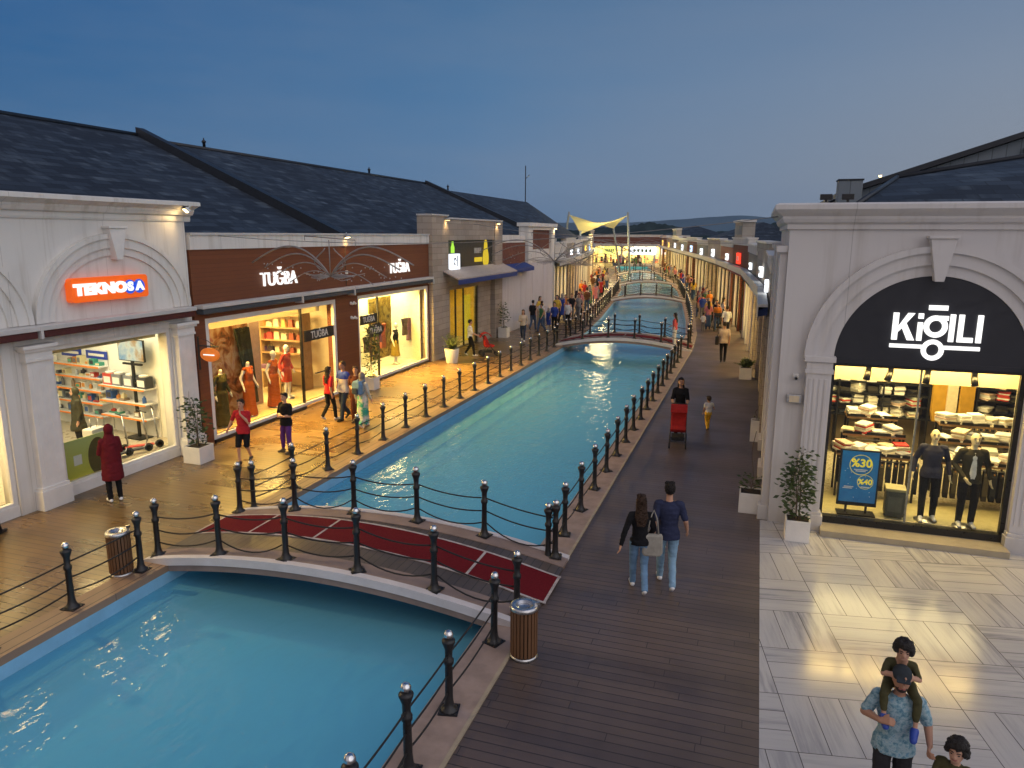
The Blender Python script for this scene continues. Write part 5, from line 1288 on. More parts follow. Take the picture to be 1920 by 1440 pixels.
# ------------------------------------------------------------------ wire light ornaments over the canal
wire = plain('ornament_wire', (.30,.28,.27), .5, .5)
def ornament(c, w, h, label, crown=False, rz=0):
    t = thing('light_ornament', label, 'ornament', c, rz, 'wire light ornaments over the canal')
    for s in (-1, 1):
        for k in range(4):
            mb = MB(); a, hh, b = w/2*(1-.16*k), h*(1-.22*k), h*(.30-.35*k)
            pts = [(s*a*(i/14), 0, -h*.42 + (h*.42+b-.0)*(i/14)*(.55 if k else .45) + hh*.62*math.sin(PI*(i/14)**.85)) for i in range(15)]
            mb.tube(pts, .022-.003*k, 5); mb.build('wing_hoop', wire, t)
        mb = MB()
        for k in range(13):
            a = R(8+k*11)*s; L = w*.16*random.uniform(.7,1.2)
            mb.tube([(0,0,-h*.42),(math.sin(a)*L*.6,.05*math.sin(k),-h*.42+math.cos(a)*L*.15),(math.sin(a)*L*1.1,.08*math.sin(k*2),-h*.42-abs(math.cos(a))*L*.22+L*.12)], .007, 4)
        for k in range(26):
            q = random.uniform(.1,.85); mb.sphere((s*w/2*q,random.uniform(-.04,.04),-h*.30+random.uniform(-.25,.22)*h), .018, 6, 4)
        mb.build('light_string', plain('string_bulb', (.42,.40,.40), .5), t)
        mb = MB(); mb.tube([(s*.08*w, 0, -h*.1+.1*math.sin(i*.6)) if False else (s*(.06*w+.035*w*math.sin(i*.55)), 0, -h*.25+.07*h*i) for i in range(9)], .016, 5); mb.build('antenna_curl', wire, t)
    mb = MB(); mb.tube([(0,0,-h*.42),(0,0,h*.52)], .014, 5); mb.tube([(-w*.15,0,h*.62),(-w*.15,0,h*.50)], .01, 4); mb.tube([(-w*.15,0,h*.62),(w*.16,0,h*.52),(w*.16,0,h*.35)], .012, 4); mb.build('hanger', wire, t)
    if crown:
        for k in range(5):
            mb = MB(); x = (k-2)*w*.11; mb.tube([(x-.3,0,h*.2),(x,0,h*1.1),(x+.3,0,h*.2)], .03, 5); mb.tube([(x-.2,0,h*.2),(x,0,h*.8),(x+.2,0,h*.2)], .02, 4); mb.build('crown_spike', plain('string_bulb', (.42,.40,.40)), t)
    return t
def span_wire(a, b, label):
    a, b = Vector(a), Vector(b); t = thing('span_wire', label, 'wire', (a+b)/2, 0, 'wires carrying the light ornaments')
    mb = MB(); mb.tube([a.lerp(b,i/10) - Vector((0,0,.35*4*(i/10)*(1-i/10))) - (a+b)/2 for i in range(11)], .008, 4); mb.build('cable', wire, t)
ornament((-10.1,16.0,4.86), 4.6, .95, 'butterfly shaped wire ornament hanging before the brown shop')
span_wire((X+.1,16.0,5.44), (.5,16.0,5.9), 'thin wire carrying the nearest butterfly ornament')
ornament((-9.2,34,4.80), 7.6, 1.3, 'wide winged wire ornament hanging before the second bridge')
span_wire((X+.2,34,6.0), (.3,34.6,5.2), 'thin wire carrying the second ornament')
ornament((-11.6,50,3.9), 6.0, 1.0, 'crown topped wire ornament hanging by the white hoarding', True)
span_wire((X+.2,49,6.1), (-1.6,50.5,5.2), 'thin wire carrying the crowned ornament')
ornament((-12.2,72,4.6), 7.5, 1.3, 'far wire ornament hanging beyond the third bridge', False, heading(72))
span_wire((LF(72),72,5.3), (RF(72),72,5.1), 'thin wire carrying the far ornament')

# ------------------------------------------------------------------ hills and far woods
def ridge_mesh(name, pts, y, depth, base, m, kind, rough=.06, n=160, seed=1, bump=1.0):
    """a hill with a real back: profile (x,height) along x at distance y, extruded in depth and falling to the ground"""
    rnd = random.Random(seed); f = interp(pts); x0, x1 = pts[0][0], pts[-1][0]
    rows = 9; vs, fs = [], []
    nz = [sum(math.sin((i/n)*w_*40+ph)*am for w_, ph, am in [(1,1.1*seed,.5),(2.3,2.7,.3),(5.1,.4,.2)]) + rnd.uniform(-.5,.5)*bump for i in range(n+1)]
    for r in range(rows):
        tt_ = r/(rows-1); prof = math.sin(PI*(.04+.92*tt_))**.8
        for i in range(n+1):
            x = x0+(x1-x0)*i/n; h = f(x)
            vs.append((x, y+depth*(tt_-.5), base + (h-base)*prof*(1+rough*(nz[(i*(1+r%3)+r*7) % (n+1)] if r not in (4,) else nz[i]))))
    for r in range(rows-1):
        for i in range(n): a = r*(n+1)+i; fs.append((a, a+1, a+n+2, a+n+1))
    mb = MB(); mb.add(vs, fs, 0, True); o = mb.build(name, m); tag(o, kind=kind); return o
farhill = plain('distant_hill', (.07,.12,.16), 1, spec=0, var=.2, scale=.004)  # pale blue of distance haze is put into the hill colour
wood = plain('far_wood', (.030,.046,.048), 1, spec=0, var=.5, scale=.12, bump=.6, bscale=.4)  # bluish tone puts some haze into the colour of the wood
ridge_mesh('hill', [(-2200,30),(-1300,45),(-700,40),(-520,38),(-330,38),(-180,48),(-60,56),(60,44),(300,50),(700,110),(1500,130)], 2000, 700, -2, farhill, 'structure', .05, 200, 3, .25)
ridge_mesh('wooded_hill', [(-175,2),(-120,5),(-70,8.5),(-56,9.5),(-46,10.6),(-35,9.2),(-20,7),(-2,8),(10,12),(40,22),(90,34),(160,46)], 330, 60, -1.3, wood, 'structure', .07, 300, 5, 1.0)
# ------------------------------------------------------------------ people
def limb(mb, p0, r0, p1, r1, mi=0, n=12, hs=4):
    p0, p1 = Vector(p0), Vector(p1); ax = p1-p0; L = ax.length; d = ax.normalized() if L > 1e-6 else Vector((0,0,1))
    a = d.orthogonal().normalized(); b = d.cross(a)
    rings = []
    for i in range(hs+1):
        t = -PI/2 + PI/2*i/hs; rings.append((p0 + d*(r0*math.sin(t)), max(1e-4, r0*math.cos(t))))
    m = max(1, int(L/.05))
    for i in range(1, m): rings.append((p0.lerp(p1, i/m), r0+(r1-r0)*i/m))
    for i in range(hs+1):
        t = PI/2*i/hs; rings.append((p1 + d*(r1*math.sin(t)), max(1e-4, r1*math.cos(t))))
    vs, fs = [], []
    for c, r in rings:
        for k in range(n): q = 2*PI*k/n; vs.append(c + (a*math.cos(q)+b*math.sin(q))*r)
    for i in range(len(rings)-1):
        for k in range(n): k2 = (k+1)%n; fs.append((i*n+k, i*n+k2, (i+1)*n+k2, (i+1)*n+k))
    mb.add(vs, fs, mi, True)
def loft(mb, rings, mi=0, n=20, wob=0, nf=9):
    """closed body of horizontal ellipses: (centre, rx, ry)"""
    vs, fs = [], []
    for c, rx, ry in rings:
        for k in range(n):
            q = 2*PI*k/n; w = 1 + wob*math.sin(q*nf + c[2]*3)
            vs.append((c[0]+rx*w*math.cos(q), c[1]+ry*w*math.sin(q), c[2]))
    m = len(rings)
    for i in range(m-1):
        for k in range(n): k2 = (k+1)%n; fs.append((i*n+k, i*n+k2, (i+1)*n+k2, (i+1)*n+k))
    fs.append(tuple(range(n))[::-1]); fs.append(tuple((m-1)*n+k for k in range(n)))
    mb.add(vs, fs, mi, True)
def dense(rings, step=.05):
    out = []
    for (a, ra, rb), (b, sa, sb) in zip(rings, rings[1:]):
        a, b = Vector(a), Vector(b); m = max(1, int((b-a).length/step))
        for i in range(m): t = i/m; u = t*t*(3-2*t); out.append((a.lerp(b,t), ra+(sa-ra)*u, rb+(sb-rb)*u))
    out.append((Vector(rings[-1][0]), rings[-1][1], rings[-1][2])); return out
SKIN = plain('skin', (.50,.28,.19), .55, spec=.35, var=.06, scale=8)
SKIN2 = plain('skin_tan', (.40,.21,.135), .55, spec=.35, var=.06, scale=8)
HAIR = plain('dark_hair', (.014,.010,.008), .55, spec=.4, var=.4, scale=60, bump=.8, bscale=120)
HAIRB = plain('brown_hair', (.055,.028,.016), .55, spec=.4, var=.4, scale=60, bump=.8, bscale=120)
LIPS = plain('lips', (.33,.11,.09), .5)
EYE = plain('eye_dark', (.02,.015,.012), .3)
MANN = plain('mannequin_shell', (.78,.68,.45), .35, var=.03); MANNW = plain('mannequin_white', (.82,.78,.68), .35, var=.03)
BASE = dict(pelvis=(0,0,.95), neck=(0,0,1.46), head=(0,.025,1.645),
            rs=(.185,0,1.405), re=(.235,-.02,1.13), rw=(.245,.05,.885), ls=(-.185,0,1.405), le=(-.235,-.02,1.13), lw=(-.245,.05,.885),
            rh=(.092,0,.93), rk=(.10,.025,.50), ra=(.10,-.02,.085), lh=(-.092,0,.93), lk=(-.10,.025,.50), la=(-.10,-.02,.085), rt=None, lt=None, rf=None, lf=None)
def walk(ph=1, st=.17, **kw):
    """ph=+1 right foot forward"""
    a, b = ('r','l') if ph > 0 else ('l','r'); s = 1 if ph > 0 else -1
    P = {a+'k': (s*.09,.14,.51), a+'a': (s*.08,.10+st,.085), b+'k': (-s*.09,.03,.50), b+'a': (-s*.085,-.14-st,.16), b+'t': (-s*.085,-.03-st,.045),
         a+'e': (s*.22,-.10,1.14), a+'w': (s*.225,-.05,.89), b+'e': (-s*.22,.03,1.14), b+'w': (-s*.21,.16,.92)}
    P.update(kw); return P
def person(label, loc, rot=0, h=1.72, pose=None, vox=.014, name='person', cat='person', group=None, skin=None, top=None, bottom=None, shoes=None, sleeve=.45, leg=1.0,
           fem=False, skirt=None, coat=None, hair='short', hairm=None, hat=None, scarf=None, fat=1.0, face=True, fingers=True, beard=None, headless=False, heads=1.0, untuck=.06, parent=None, raw=False, grip=False, open_shirt=None):
    k = h/1.75; J = dict(BASE); J.update(pose or {})
    J = {a: (Vector(b)*k if b is not None else None) for a, b in J.items()}
    skin = skin or SKIN; top = top or darkpal[0]; bottom = bottom or darkpal[3]; shoes = shoes or M['frame']
    mats = [skin, top, bottom, shoes, coat[0] if coat else top, skirt[0] if skirt else bottom, beard or skin, LIPS, open_shirt or top]
    SK, TP, BT, SH, CT, SKT, BRD, LP, OS = range(9)
    mb = MB(); f = fat; wsh = .90 if fem else 1.0; whip = 1.07 if fem else 1.0
    pv, nk, hd = J['pelvis'], J['neck'], J['head']; ax = nk-pv
    def tr(t, rx, ry, dy=0): c = pv + ax*t; return (Vector((c.x, c.y+dy*k, c.z)), rx*k*f, ry*k*f)
    loft(mb, dense([tr(-.19,.10,.09),tr(-.10,.155*whip,.118),tr(.02,.165*whip,.122),tr(.16,.148,.106),tr(.24,.12,.09)], .05*k), BT)
    bust = .018 if fem else .0
    loft(mb, dense([tr(-untuck-.05,.192*whip if untuck > .1 else .165*whip,.138),tr(.02,.186*whip if untuck > .1 else .170*whip,.132),tr(.20,.146*(.94 if fem else 1.03),.112),tr(.45,.156*wsh,.118,bust),tr(.66,.180*wsh,.125,bust),tr(.82,.186*wsh,.112),tr(.92,.13*wsh,.085),tr(1.0,.068,.062)], .05*k), TP)
    if open_shirt: loft(mb, dense([tr(-.02,.055,.03,.105),tr(.4,.05,.03,.10),tr(.75,.05,.03,.095),tr(.9,.04,.02,.07)], .05*k), OS)
    limb(mb, nk-ax.normalized()*.03*k, .055*k, nk.lerp(hd,.55), .05*k, SK)
    if not headless:
        hs = heads*k; ov = hd
        e = MB(); e.sphere(ov+Vector((0,0,0)), (.075*hs,.096*hs,.113*hs), 20, 14); mb.add(e.v, e.f, SK, True)
        e = MB(); e.sphere(ov+Vector((0,.032,-.062))*hs, (.056*hs,.062*hs,.052*hs), 16, 10); mb.add(e.v, e.f, BRD, True)
        if face:
            limb(mb, ov+Vector((0,.092,.018))*hs, .011*hs, ov+Vector((0,.106,-.018))*hs, .016*hs, SK, 8)
            for s in (-1,1):
                limb(mb, ov+Vector((s*.074,-.005,.012))*hs, .013*hs, ov+Vector((s*.073,-.005,-.022))*hs, .011*hs, SK, 8)
                limb(mb, ov+Vector((s*.018,.084,.034))*hs, .010*hs, ov+Vector((s*.046,.070,.034))*hs, .009*hs, SK, 8)
            limb(mb, ov+Vector((-.022,.087,-.052))*hs, .008*hs, ov+Vector((.022,.087,-.052))*hs, .008*hs, LP, 8)
    for s in 'rl':
        sg = 1 if s == 'r' else -1
        S_, E_, W_ = J[s+'s'].copy(), J[s+'e'], J[s+'w']
        S_.x = S_.x*wsh if not pose or s+'s' not in (pose or {}) else S_.x
        limb(mb, S_, .050*k*f, E_, .040*k*f, SK); limb(mb, E_, .041*k*f, W_, .027*k, SK)
        q = S_-Vector((sg*.006*k,0,.0)); limb(mb, S_-Vector((sg*.05*k,0,-.012*k)), .06*k*f, q, .064*k*f, TP)
        if sleeve > 0:
            if sleeve <= .5: limb(mb, q, .064*k*f, S_.lerp(E_, sleeve*2), .054*k*f, TP)
            else: limb(mb, q, .064*k*f, E_, .051*k*f, TP); limb(mb, E_, .051*k*f, E_.lerp(W_, min(1,(sleeve-.5)*2)*.97), .038*k*f, TP)
        d = (W_-E_).normalized(); hv = J[s+'f'] if J[s+'f'] is not None else d
        if J[s+'f'] is not None: hv = (J[s+'f']-W_).normalized()
        sd = hv.cross(Vector((sg,0,0))); 
        if sd.length < .2: sd = hv.cross(Vector((0,0,1)))
        sd.normalize(); nrm = sd.cross(hv).normalized()
        pe = W_+hv*.085*k
        for o_ in (-.017,.0,.017): limb(mb, W_+sd*o_*.7*k, .019*k, pe+sd*o_*1.3*k, .015*k, SK, 8)
        if fingers:
            for j, (o_, L) in enumerate(((-.032,.062),(-.011,.078),(.011,.072),(.031,.056))):
                b0 = pe+sd*o_*k; cu = 1.0 if grip else .35
                b1 = b0+(hv*(1-.3*cu)+nrm*.5*cu*(-sg)).normalized()*L*.55*k; b2 = b1+(hv*(.8-.9*cu)+nrm*1.0*cu*(-sg)).normalized()*L*.5*k
                limb(mb, b0, .0095*k, b1, .009*k, SK, 8, 3); limb(mb, b1, .009*k, b2, .0075*k, SK, 8, 3)
            tb = W_+hv*.03*k-sd*.022*k; t1 = tb+(hv*.6-sd*.8).normalized()*.038*k; limb(mb, tb, .012*k, t1, .0105*k, SK, 8, 3); limb(mb, t1, .0105*k, t1+(hv*.9-sd*.15).normalized()*.03*k, .0085*k, SK, 8, 3)
        else: limb(mb, pe, .024*k, pe+hv*.06*k, .018*k, SK, 8)
        H_, K_, A_ = J[s+'h'], J[s+'k'], J[s+'a']
        fk = min(1,f)*k; limb(mb, H_, .080*k*f, K_, .050*fk, SK); limb(mb, K_, .049*fk, A_, .032*fk, SK); limb(mb, K_.lerp(A_,.15)+Vector((0,-.012*k,0)), .047*fk, K_.lerp(A_,.45)+Vector((0,-.008*k,0)), .043*fk, SK)
        if leg > 0:
            if leg <= .5: limb(mb, H_, .096*k*f, H_.lerp(K_, leg*2), .078*k*f, BT)
            else: limb(mb, H_, .094*k*f, K_, .068*k*f, BT); limb(mb, K_, .067*k*f, K_.lerp(A_, min(1,(leg-.5)*2)), .054*fk, BT); limb(mb, K_+Vector((0,-.01*k,0)), .064*k*f, K_.lerp(A_,.45)+Vector((0,-.012*k,0)), .060*fk, BT) if leg > .7 else None
        toe = J[s+'t'] if J[s+'t'] is not None else Vector((A_.x+sg*.02*k, A_.y+.165*k, .038*k))
        heel = A_+(Vector((0,-.035*k,-.04*k)) if J[s+'t'] is None else Vector((0,-.02*k,-.02*k)))
        limb(mb, heel, .042*k, toe, .034*k, SH, 10); limb(mb, A_, .040*k, toe.lerp(heel,.5)+Vector((0,0,.012*k)), .038*k, SH, 10)
    if skirt:
        z0 = skirt[1]*k; fl = skirt[2]; cx_, cy_ = (J['ra']+J['la']).x/2*.6, (J['ra']+J['la']).y/2*.6
        loft(mb, dense([tr(.20,.135,.105),tr(.02,.175*whip,.135),(Vector((cx_*.5,cy_*.5,(pv.z*.45+z0*.55))),.185*k*f*(.7+.3*fl),.165*k*(.7+.3*fl)),(Vector((cx_,cy_,z0)),.20*k*fl,.20*k*fl)], .05*k), SKT, 28, .05, 7)
    if coat:
        z0 = coat[1]*k
        loft(mb, dense([tr(1.0,.07,.065),tr(.9,.14*wsh,.095),tr(.8,.20*wsh,.128),tr(.5,.185,.14),tr(.1,.20,.15),(Vector((0,0,z0)),.21*k*coat[2],.19*k*coat[2])], .05*k), CT, 28, .03, 6)
    src = BVHTree.FromPolygons([Vector(v) for v in mb.v], mb.f)
    tmp = mb.build('tmp', mats)
    r = tmp.modifiers.new('r', 'REMESH'); r.mode = 'VOXEL'; r.voxel_size = vox; r.use_smooth_shade = True
    sm = tmp.modifiers.new('s', 'SMOOTH'); sm.factor = .5; sm.iterations = 2 if vox > .01 else 4
    dg = bpy.context.evaluated_depsgraph_get(); dg.update()
    me = bpy.data.meshes.new_from_object(tmp.evaluated_get(dg)); old = tmp.data
    bpy.data.objects.remove(tmp); bpy.data.meshes.remove(old)
    me.materials.clear()
    for m_ in mats: me.materials.append(m_)
    mi = []
    for p in me.polygons:
        hit = src.find_nearest(p.center); mi.append(mb.mi[hit[2]] if hit[2] is not None else 0)
    skinv = set()
    for p, q in zip(me.polygons, mi):
        if q in (SK, LP, BRD) or (q == SH): skinv.update(p.vertices)
    if vox < .02 and name == 'person':
        ph = random.uniform(0, 50); nrm_ = [v.normal.copy() for v in me.vertices]
        for v in me.vertices:
            if v.index in skinv: continue
            c_ = v.co; w_ = mnoise.noise(Vector((c_.x*9+ph, c_.y*9, c_.z*17))) + .5*mnoise.noise(Vector((c_.x*21+ph, c_.y*21, c_.z*34)))
            v.co = c_ + nrm_[v.index]*w_*.0075
    me.polygons.foreach_set('material_index', mi); me.polygons.foreach_set('use_smooth', [True]*len(mi)); me.name = name; me.update()
    o = bpy.data.objects.new(name, me); COL.objects.link(o); o.location = loc; o.rotation_euler = (0,0,rot)
    if not raw: tag(o, label, cat, group)
    hs = heads*k; hm = hairm or HAIR
    if not headless:
        if face and vox < .02:
            for s in (-1,1):
                e = MB(); e.sphere(hd+Vector((s*.031,.080,.012))*hs, (.016*hs,.012*hs,.008*hs), 10, 6); e.build('eye', EYE, o)
                e = MB(); e.tube([hd+Vector((s*.014,.096,.036))*hs, hd+Vector((s*.032,.092,.042))*hs, hd+Vector((s*.05,.076,.036))*hs], .0055*hs, 5); e.build('eyebrow', hm, o)
        def hairmesh(parts, nm, m_, jitter=.004, vx=None):
            e = MB()
            for pt in parts: pt(e)
            t_ = e.build('tmp', [m_]); rr = t_.modifiers.new('r','REMESH'); rr.mode = 'VOXEL'; rr.voxel_size = vx or max(.008, vox*.9); rr.use_smooth_shade = True
            dg = bpy.context.evaluated_depsgraph_get(); dg.update(); m2 = bpy.data.meshes.new_from_object(t_.evaluated_get(dg)); ol = t_.data
            bpy.data.objects.remove(t_); bpy.data.meshes.remove(ol)
            for v in m2.vertices: v.co += Vector((random.uniform(-1,1),random.uniform(-1,1),random.uniform(-1,1)))*jitter
            m2.polygons.foreach_set('use_smooth', [True]*len(m2.polygons)); m2.name = nm
            ho = bpy.data.objects.new(nm, m2); COL.objects.link(ho); ho.parent = o
        capf = lambda e: e.sphere(hd+Vector((0,-.026,.026))*hs, (.083*hs,.098*hs,.106*hs), 20, 14)
        fringe = lambda e: limb(e, hd+Vector((-.05,.045,.088))*hs, .028*hs, hd+Vector((.05,.045,.088))*hs, .028*hs)
        if scarf:
            pr = [lambda e: e.sphere(hd+Vector((0,-.022,.012))*hs, (.093*hs,.104*hs,.125*hs), 20, 14),
                  lambda e: loft(e, dense([(hd+Vector((0,-.03,.02))*hs,.09*hs,.09*hs),(hd+Vector((0,-.005,-.085))*hs,.082*hs,.085*hs),(nk+Vector((0,.0,.0))*k,.12*k,.10*k),(nk+Vector((0,0,-.09))*k,.17*k,.12*k)], .03*k), 0)]
            hairmesh(pr, 'headscarf', scarf, .001)
        elif hat:
            hairmesh([lambda e: e.sphere(hd+Vector((0,-.012,.050))*hs, (.086*hs,.104*hs,.088*hs), 20, 14), lambda e: e.obox(hd+Vector((0,.105,.052))*hs, (.12*hs,.09*hs,.016*hs), 0, 0, R(-12))], 'cap', hat, .0005)
            if hair: hairmesh([lambda e: e.sphere(hd+Vector((0,-.03,.0))*hs, (.082*hs,.085*hs,.07*hs), 16, 10)], 'hair', hm)
        elif hair == 'short': hairmesh([capf, fringe, lambda e: e.sphere(hd+Vector((0,-.022,.048))*hs, (.070*hs,.084*hs,.080*hs), 16, 12)], 'hair', hm, .0085)
        elif hair == 'long':
            hairmesh([capf, fringe, lambda e: loft(e, dense([(hd+Vector((0,-.03,.03))*hs,.088*hs,.075*hs),(hd+Vector((0,-.06,-.10))*hs,.092*hs,.05*hs),(hd+Vector((0,-.10,-.25))*hs,.11*hs,.045*hs),(hd+Vector((0,-.115,-.40))*hs,.07*hs,.03*hs)], .04*k), 0, 20, .05, 8)], 'hair', hm, .010)
        elif hair == 'bun': hairmesh([capf, fringe, lambda e: e.sphere(hd+Vector((0,-.12,.03))*hs, .045*hs, 10, 8)], 'hair', hm)
        elif hair == 'curly':
            def cl(e):
                for _ in range(90):
                    a, t = random.uniform(0,2*PI), random.uniform(-.25,1.35)
                    p = Vector((math.cos(a)*math.cos(t)*.098, math.sin(a)*math.cos(t)*.105-.02, math.sin(t)*.118+.02))
                    if p.y > .045 and p.z < .07: continue
                    e.sphere(hd+p*hs, random.uniform(.022,.036)*hs, 8, 6)
            hairmesh([capf, cl], 'hair', hm, .005, .009)
    return o
def C(n, c, v=.22): return cloth(n, c, v)
jeans = C('blue_denim', (.14,.25,.40)); jeans2 = C('pale_denim', (.22,.36,.50)); navy = C('navy_cotton', (.028,.034,.075)); blackc = C('black_cotton', (.010,.010,.012)); whitec = C('white_cotton', (.72,.72,.72)); redc = C('red_cotton', (.40,.02,.03)); maroonc = C('dark_red_wool', (.12,.010,.016)); purple = C('purple_cotton', (.11,.035,.20)); brownc = C('brown_cotton', (.10,.03,.015)); yellowc = C('yellow_cotton', (.70,.42,.04)); olivec = C('olive_cotton', (.07,.065,.03)); whiteshoe = plain('white_shoe', (.75,.75,.76), .5)
greenc = C('green_cotton', (.05,.30,.18))
# --- the couple walking away
person('person in black top with long brown hair walking away beside a man in navy', (-1.46,10.72,0), R(14), 1.58, walk(-1,.12, rw=(.16,.13,.98), re=(.23,.04,1.15), lw=(-.33,-.12,.90), le=(-.27,-.09,1.14)), .008, top=blackc, bottom=jeans, shoes=whiteshoe, sleeve=.97, fem=True, hair='long', hairm=HAIRB)
t = thing('tote_bag', 'pale canvas tote bag hanging from the walking woman in black', 'bag', (-1.27,10.74,.62), R(14)); mb = MB(); mb.prism([(-.13,0),(.13,0),(.16,.06),(.15,.36),(-.15,.36),(-.16,.06)], -.05, .05, 'XZ'); mb.build('sack', C('tote_canvas', (.33,.31,.27)), t, bevel=.03)
mb = MB(); mb.tube([(-.09,0,.35),(-.05,-.01,.62),(.0,-.03,.76),(.05,.0,.62),(.09,0,.35)], .014, 5); mb.build('strap', C('tote_canvas', (.33,.31,.27)), t)
person('person in navy tee and pale jeans walking away beside a woman with tote bag', (-1.07,11.02,0), R(10), 1.73, walk(-1,.15, rw=(.30,.06,.97), re=(.26,-.06,1.16)), .008, top=navy, bottom=jeans2, shoes=whiteshoe, sleeve=.42, hair='short', untuck=.16)
# --- man with a child on his shoulders, and a child beside them
shirt, tt, out = newmat('patterned_shirt'); co = objco(tt); n = tt.noise(co, 22, 4, .7)
principled(tt, out, tt.ramp(n, [(.36,(.09,.20,.28)),(.47,(.20,.34,.40)),(.55,(.36,.46,.50)),(.66,(.14,.30,.42))]), .85, spec=.2)
MP = Vector((1.49,6.82,.004)); MR = R(176)
person('person with dark cap and beard in patterned blue shirt carrying a child on shoulders', MP, MR, 1.66,
       walk(1,.08, re=(.285,.03,1.215), rw=(.165,.205,1.265), rf=(.09,.235,1.29), le=(-.27,.0,1.19), lw=(-.27,.20,1.11), lf=(-.25,.28,1.09), head=(0,.035,1.635)), .0075,
       skin=SKIN2, top=shirt, bottom=C('charcoal_jeans', (.028,.027,.030)), shoes=M['frame'], sleeve=.40, fat=1.03, hair='short', hat=C('dark_cap', (.035,.042,.05)), beard=plain('beard', (.03,.02,.015), .8), untuck=.13, grip=True)
person('small child with curly dark hair in olive sitting on the man\'s shoulders', MP, MR, 1.66,
       dict(pelvis=(0,-.135,1.50), neck=(0,-.115,1.745), head=(0,-.065,1.875), rs=(.115,-.105,1.715), re=(.155,-.02,1.63), rw=(.085,.02,1.66), rf=(.055,.06,1.665), ls=(-.115,-.105,1.715), le=(-.155,-.02,1.63), lw=(-.085,.02,1.66), lf=(-.055,.06,1.665),
            rh=(.085,-.12,1.515), rk=(.145,.095,1.475), ra=(.13,.155,1.28), rt=(.115,.225,1.225), lh=(-.085,-.12,1.515), lk=(-.145,.095,1.475), la=(-.14,.16,1.20), lt=(-.125,.235,1.145)), .0075,
       skin=SKIN, top=olivec, bottom=olivec, shoes=plain('blue_shoe', (.02,.06,.35), .5), sleeve=.4, leg=.8, fat=.62, hair='curly', heads=.80, untuck=0)
person('young person with curly dark hair in olive top at the bottom edge', (1.93,6.55,.004), R(155), 1.17, walk(-1,.06), .009, top=olivec, bottom=darkpal[3], sleeve=.5, hair='curly', heads=1.22, skin=SKIN)
# --- people by the shops
person('person in long dark red dress and headscarf looking into the shop window', (-12.45,11.15,0), R(62), 1.64, dict(rw=(.12,.22,1.05), re=(.22,.05,1.13), lw=(-.10,.22,1.08), le=(-.22,.05,1.13)), .012, top=maroonc, bottom=blackc, shoes=whiteshoe, sleeve=.97, fem=True, coat=(maroonc,.52,1.05), scarf=maroonc)
person('person in red tee and black shorts with a hand at the chin', (-11.55,14.15,0), R(190), 1.60, walk(1,.03, lw=(-.05,.18,1.40), le=(-.22,.08,1.15), lf=(-.02,.14,1.46), rw=(.38,.05,.98), re=(.30,.0,1.18)), .012, top=redc, bottom=blackc, shoes=M['frame'], sleeve=.42, leg=.46, hair='short', untuck=.14)
person('person in black tee and purple trousers with folded arms', (-11.15,15.3,0), R(168), 1.55, dict(rw=(-.03,.20,1.13), re=(.24,.05,1.13), lw=(.03,.22,1.10), le=(-.24,.05,1.12), rf=(-.12,.20,1.14), lf=(.12,.2,1.1), ra=(.17,.0,.085), la=(-.15,.05,.085), rk=(.14,.03,.5), lk=(-.13,.05,.5)), .012, top=blackc, bottom=purple, shoes=M['bark'], sleeve=.42, leg=.92, hair='short', fat=1.08, untuck=.2)
person('person in red top and black trousers walking with the group by the brown pillar', (-11.95,18.55,0), R(-20), 1.62, walk(1,.08), .013, top=redc, bottom=blackc, shoes=whiteshoe, sleeve=.45, fem=True, hair='long')
bw, tt, out = newmat('blue_over_white_tee'); x = tt.xyz(objco(tt)); principled(tt, out, tt.mix(tt.math('GREATER_THAN', x[2], 1.27), (.62,.58,.55), (.03,.06,.36)), .85, spec=.2)
person('person in blue and white tee and dark jeans in the group by brown pillar', (-11.55,18.75,0), R(160), 1.78, walk(-1,.08, rw=(.05,.22,1.05), re=(.24,.05,1.13)), .013, top=bw, bottom=C('dark_denim', (.03,.045,.08)), shoes=M['frame'], sleeve=.4, hair='short', hairm=HAIRB, fat=1.05, untuck=.15, skin=SKIN2)
person('person in long brown dress at the middle of the group by brown pillar', (-11.12,18.72,0), R(200), 1.66, walk(1,.06, rw=(.1,.2,1.1)), .013, top=brownc, bottom=brownc, shoes=M['bark'], sleeve=.7, fem=True, skirt=(brownc,.22,.95), hair='short', hairm=HAIRB)
gs, tt, out = newmat('green_white_skirt'); n = tt.noise(objco(tt), 5, 3); principled(tt, out, tt.ramp(n, [(.42,(.55,.55,.50)),(.55,(.04,.32,.20)),(.65,(.03,.30,.28))]), .9)
person('person in green and white skirt with headscarf carrying a denim backpack', (-10.55,18.1,0), R(-15), 1.62, walk(-1,.07), .013, top=C('pale_blouse', (.45,.45,.42)), bottom=gs, shoes=whiteshoe, sleeve=.95, fem=True, skirt=(gs,.16,1.0), scarf=C('grey_scarf', (.22,.20,.19)))
t = thing('backpack', 'blue denim backpack worn by the person in green skirt', 'backpack', (-10.59,17.92,1.02), R(-15)); mb = MB(); mb.prism([(-.15,0),(.15,0),(.16,.30),(.10,.40),(-.10,.40),(-.16,.30)], -.09, .07, 'XZ'); mb.build('body', jeans, t, bevel=.04); mb = MB(); mb.box(-.11,-.14,.03,.11,-.091,.2); mb.build('pocket', C('dark_denim', (.03,.045,.08)), t, bevel=.02)
for s in (-.1,.1): mb = MB(); mb.tube([(s,.05,.36),(s*1.1,.16,.40),(s*1.2,.27,.25),(s*1.1,.10,.02)], .016, 5); mb.build('strap', jeans, t)
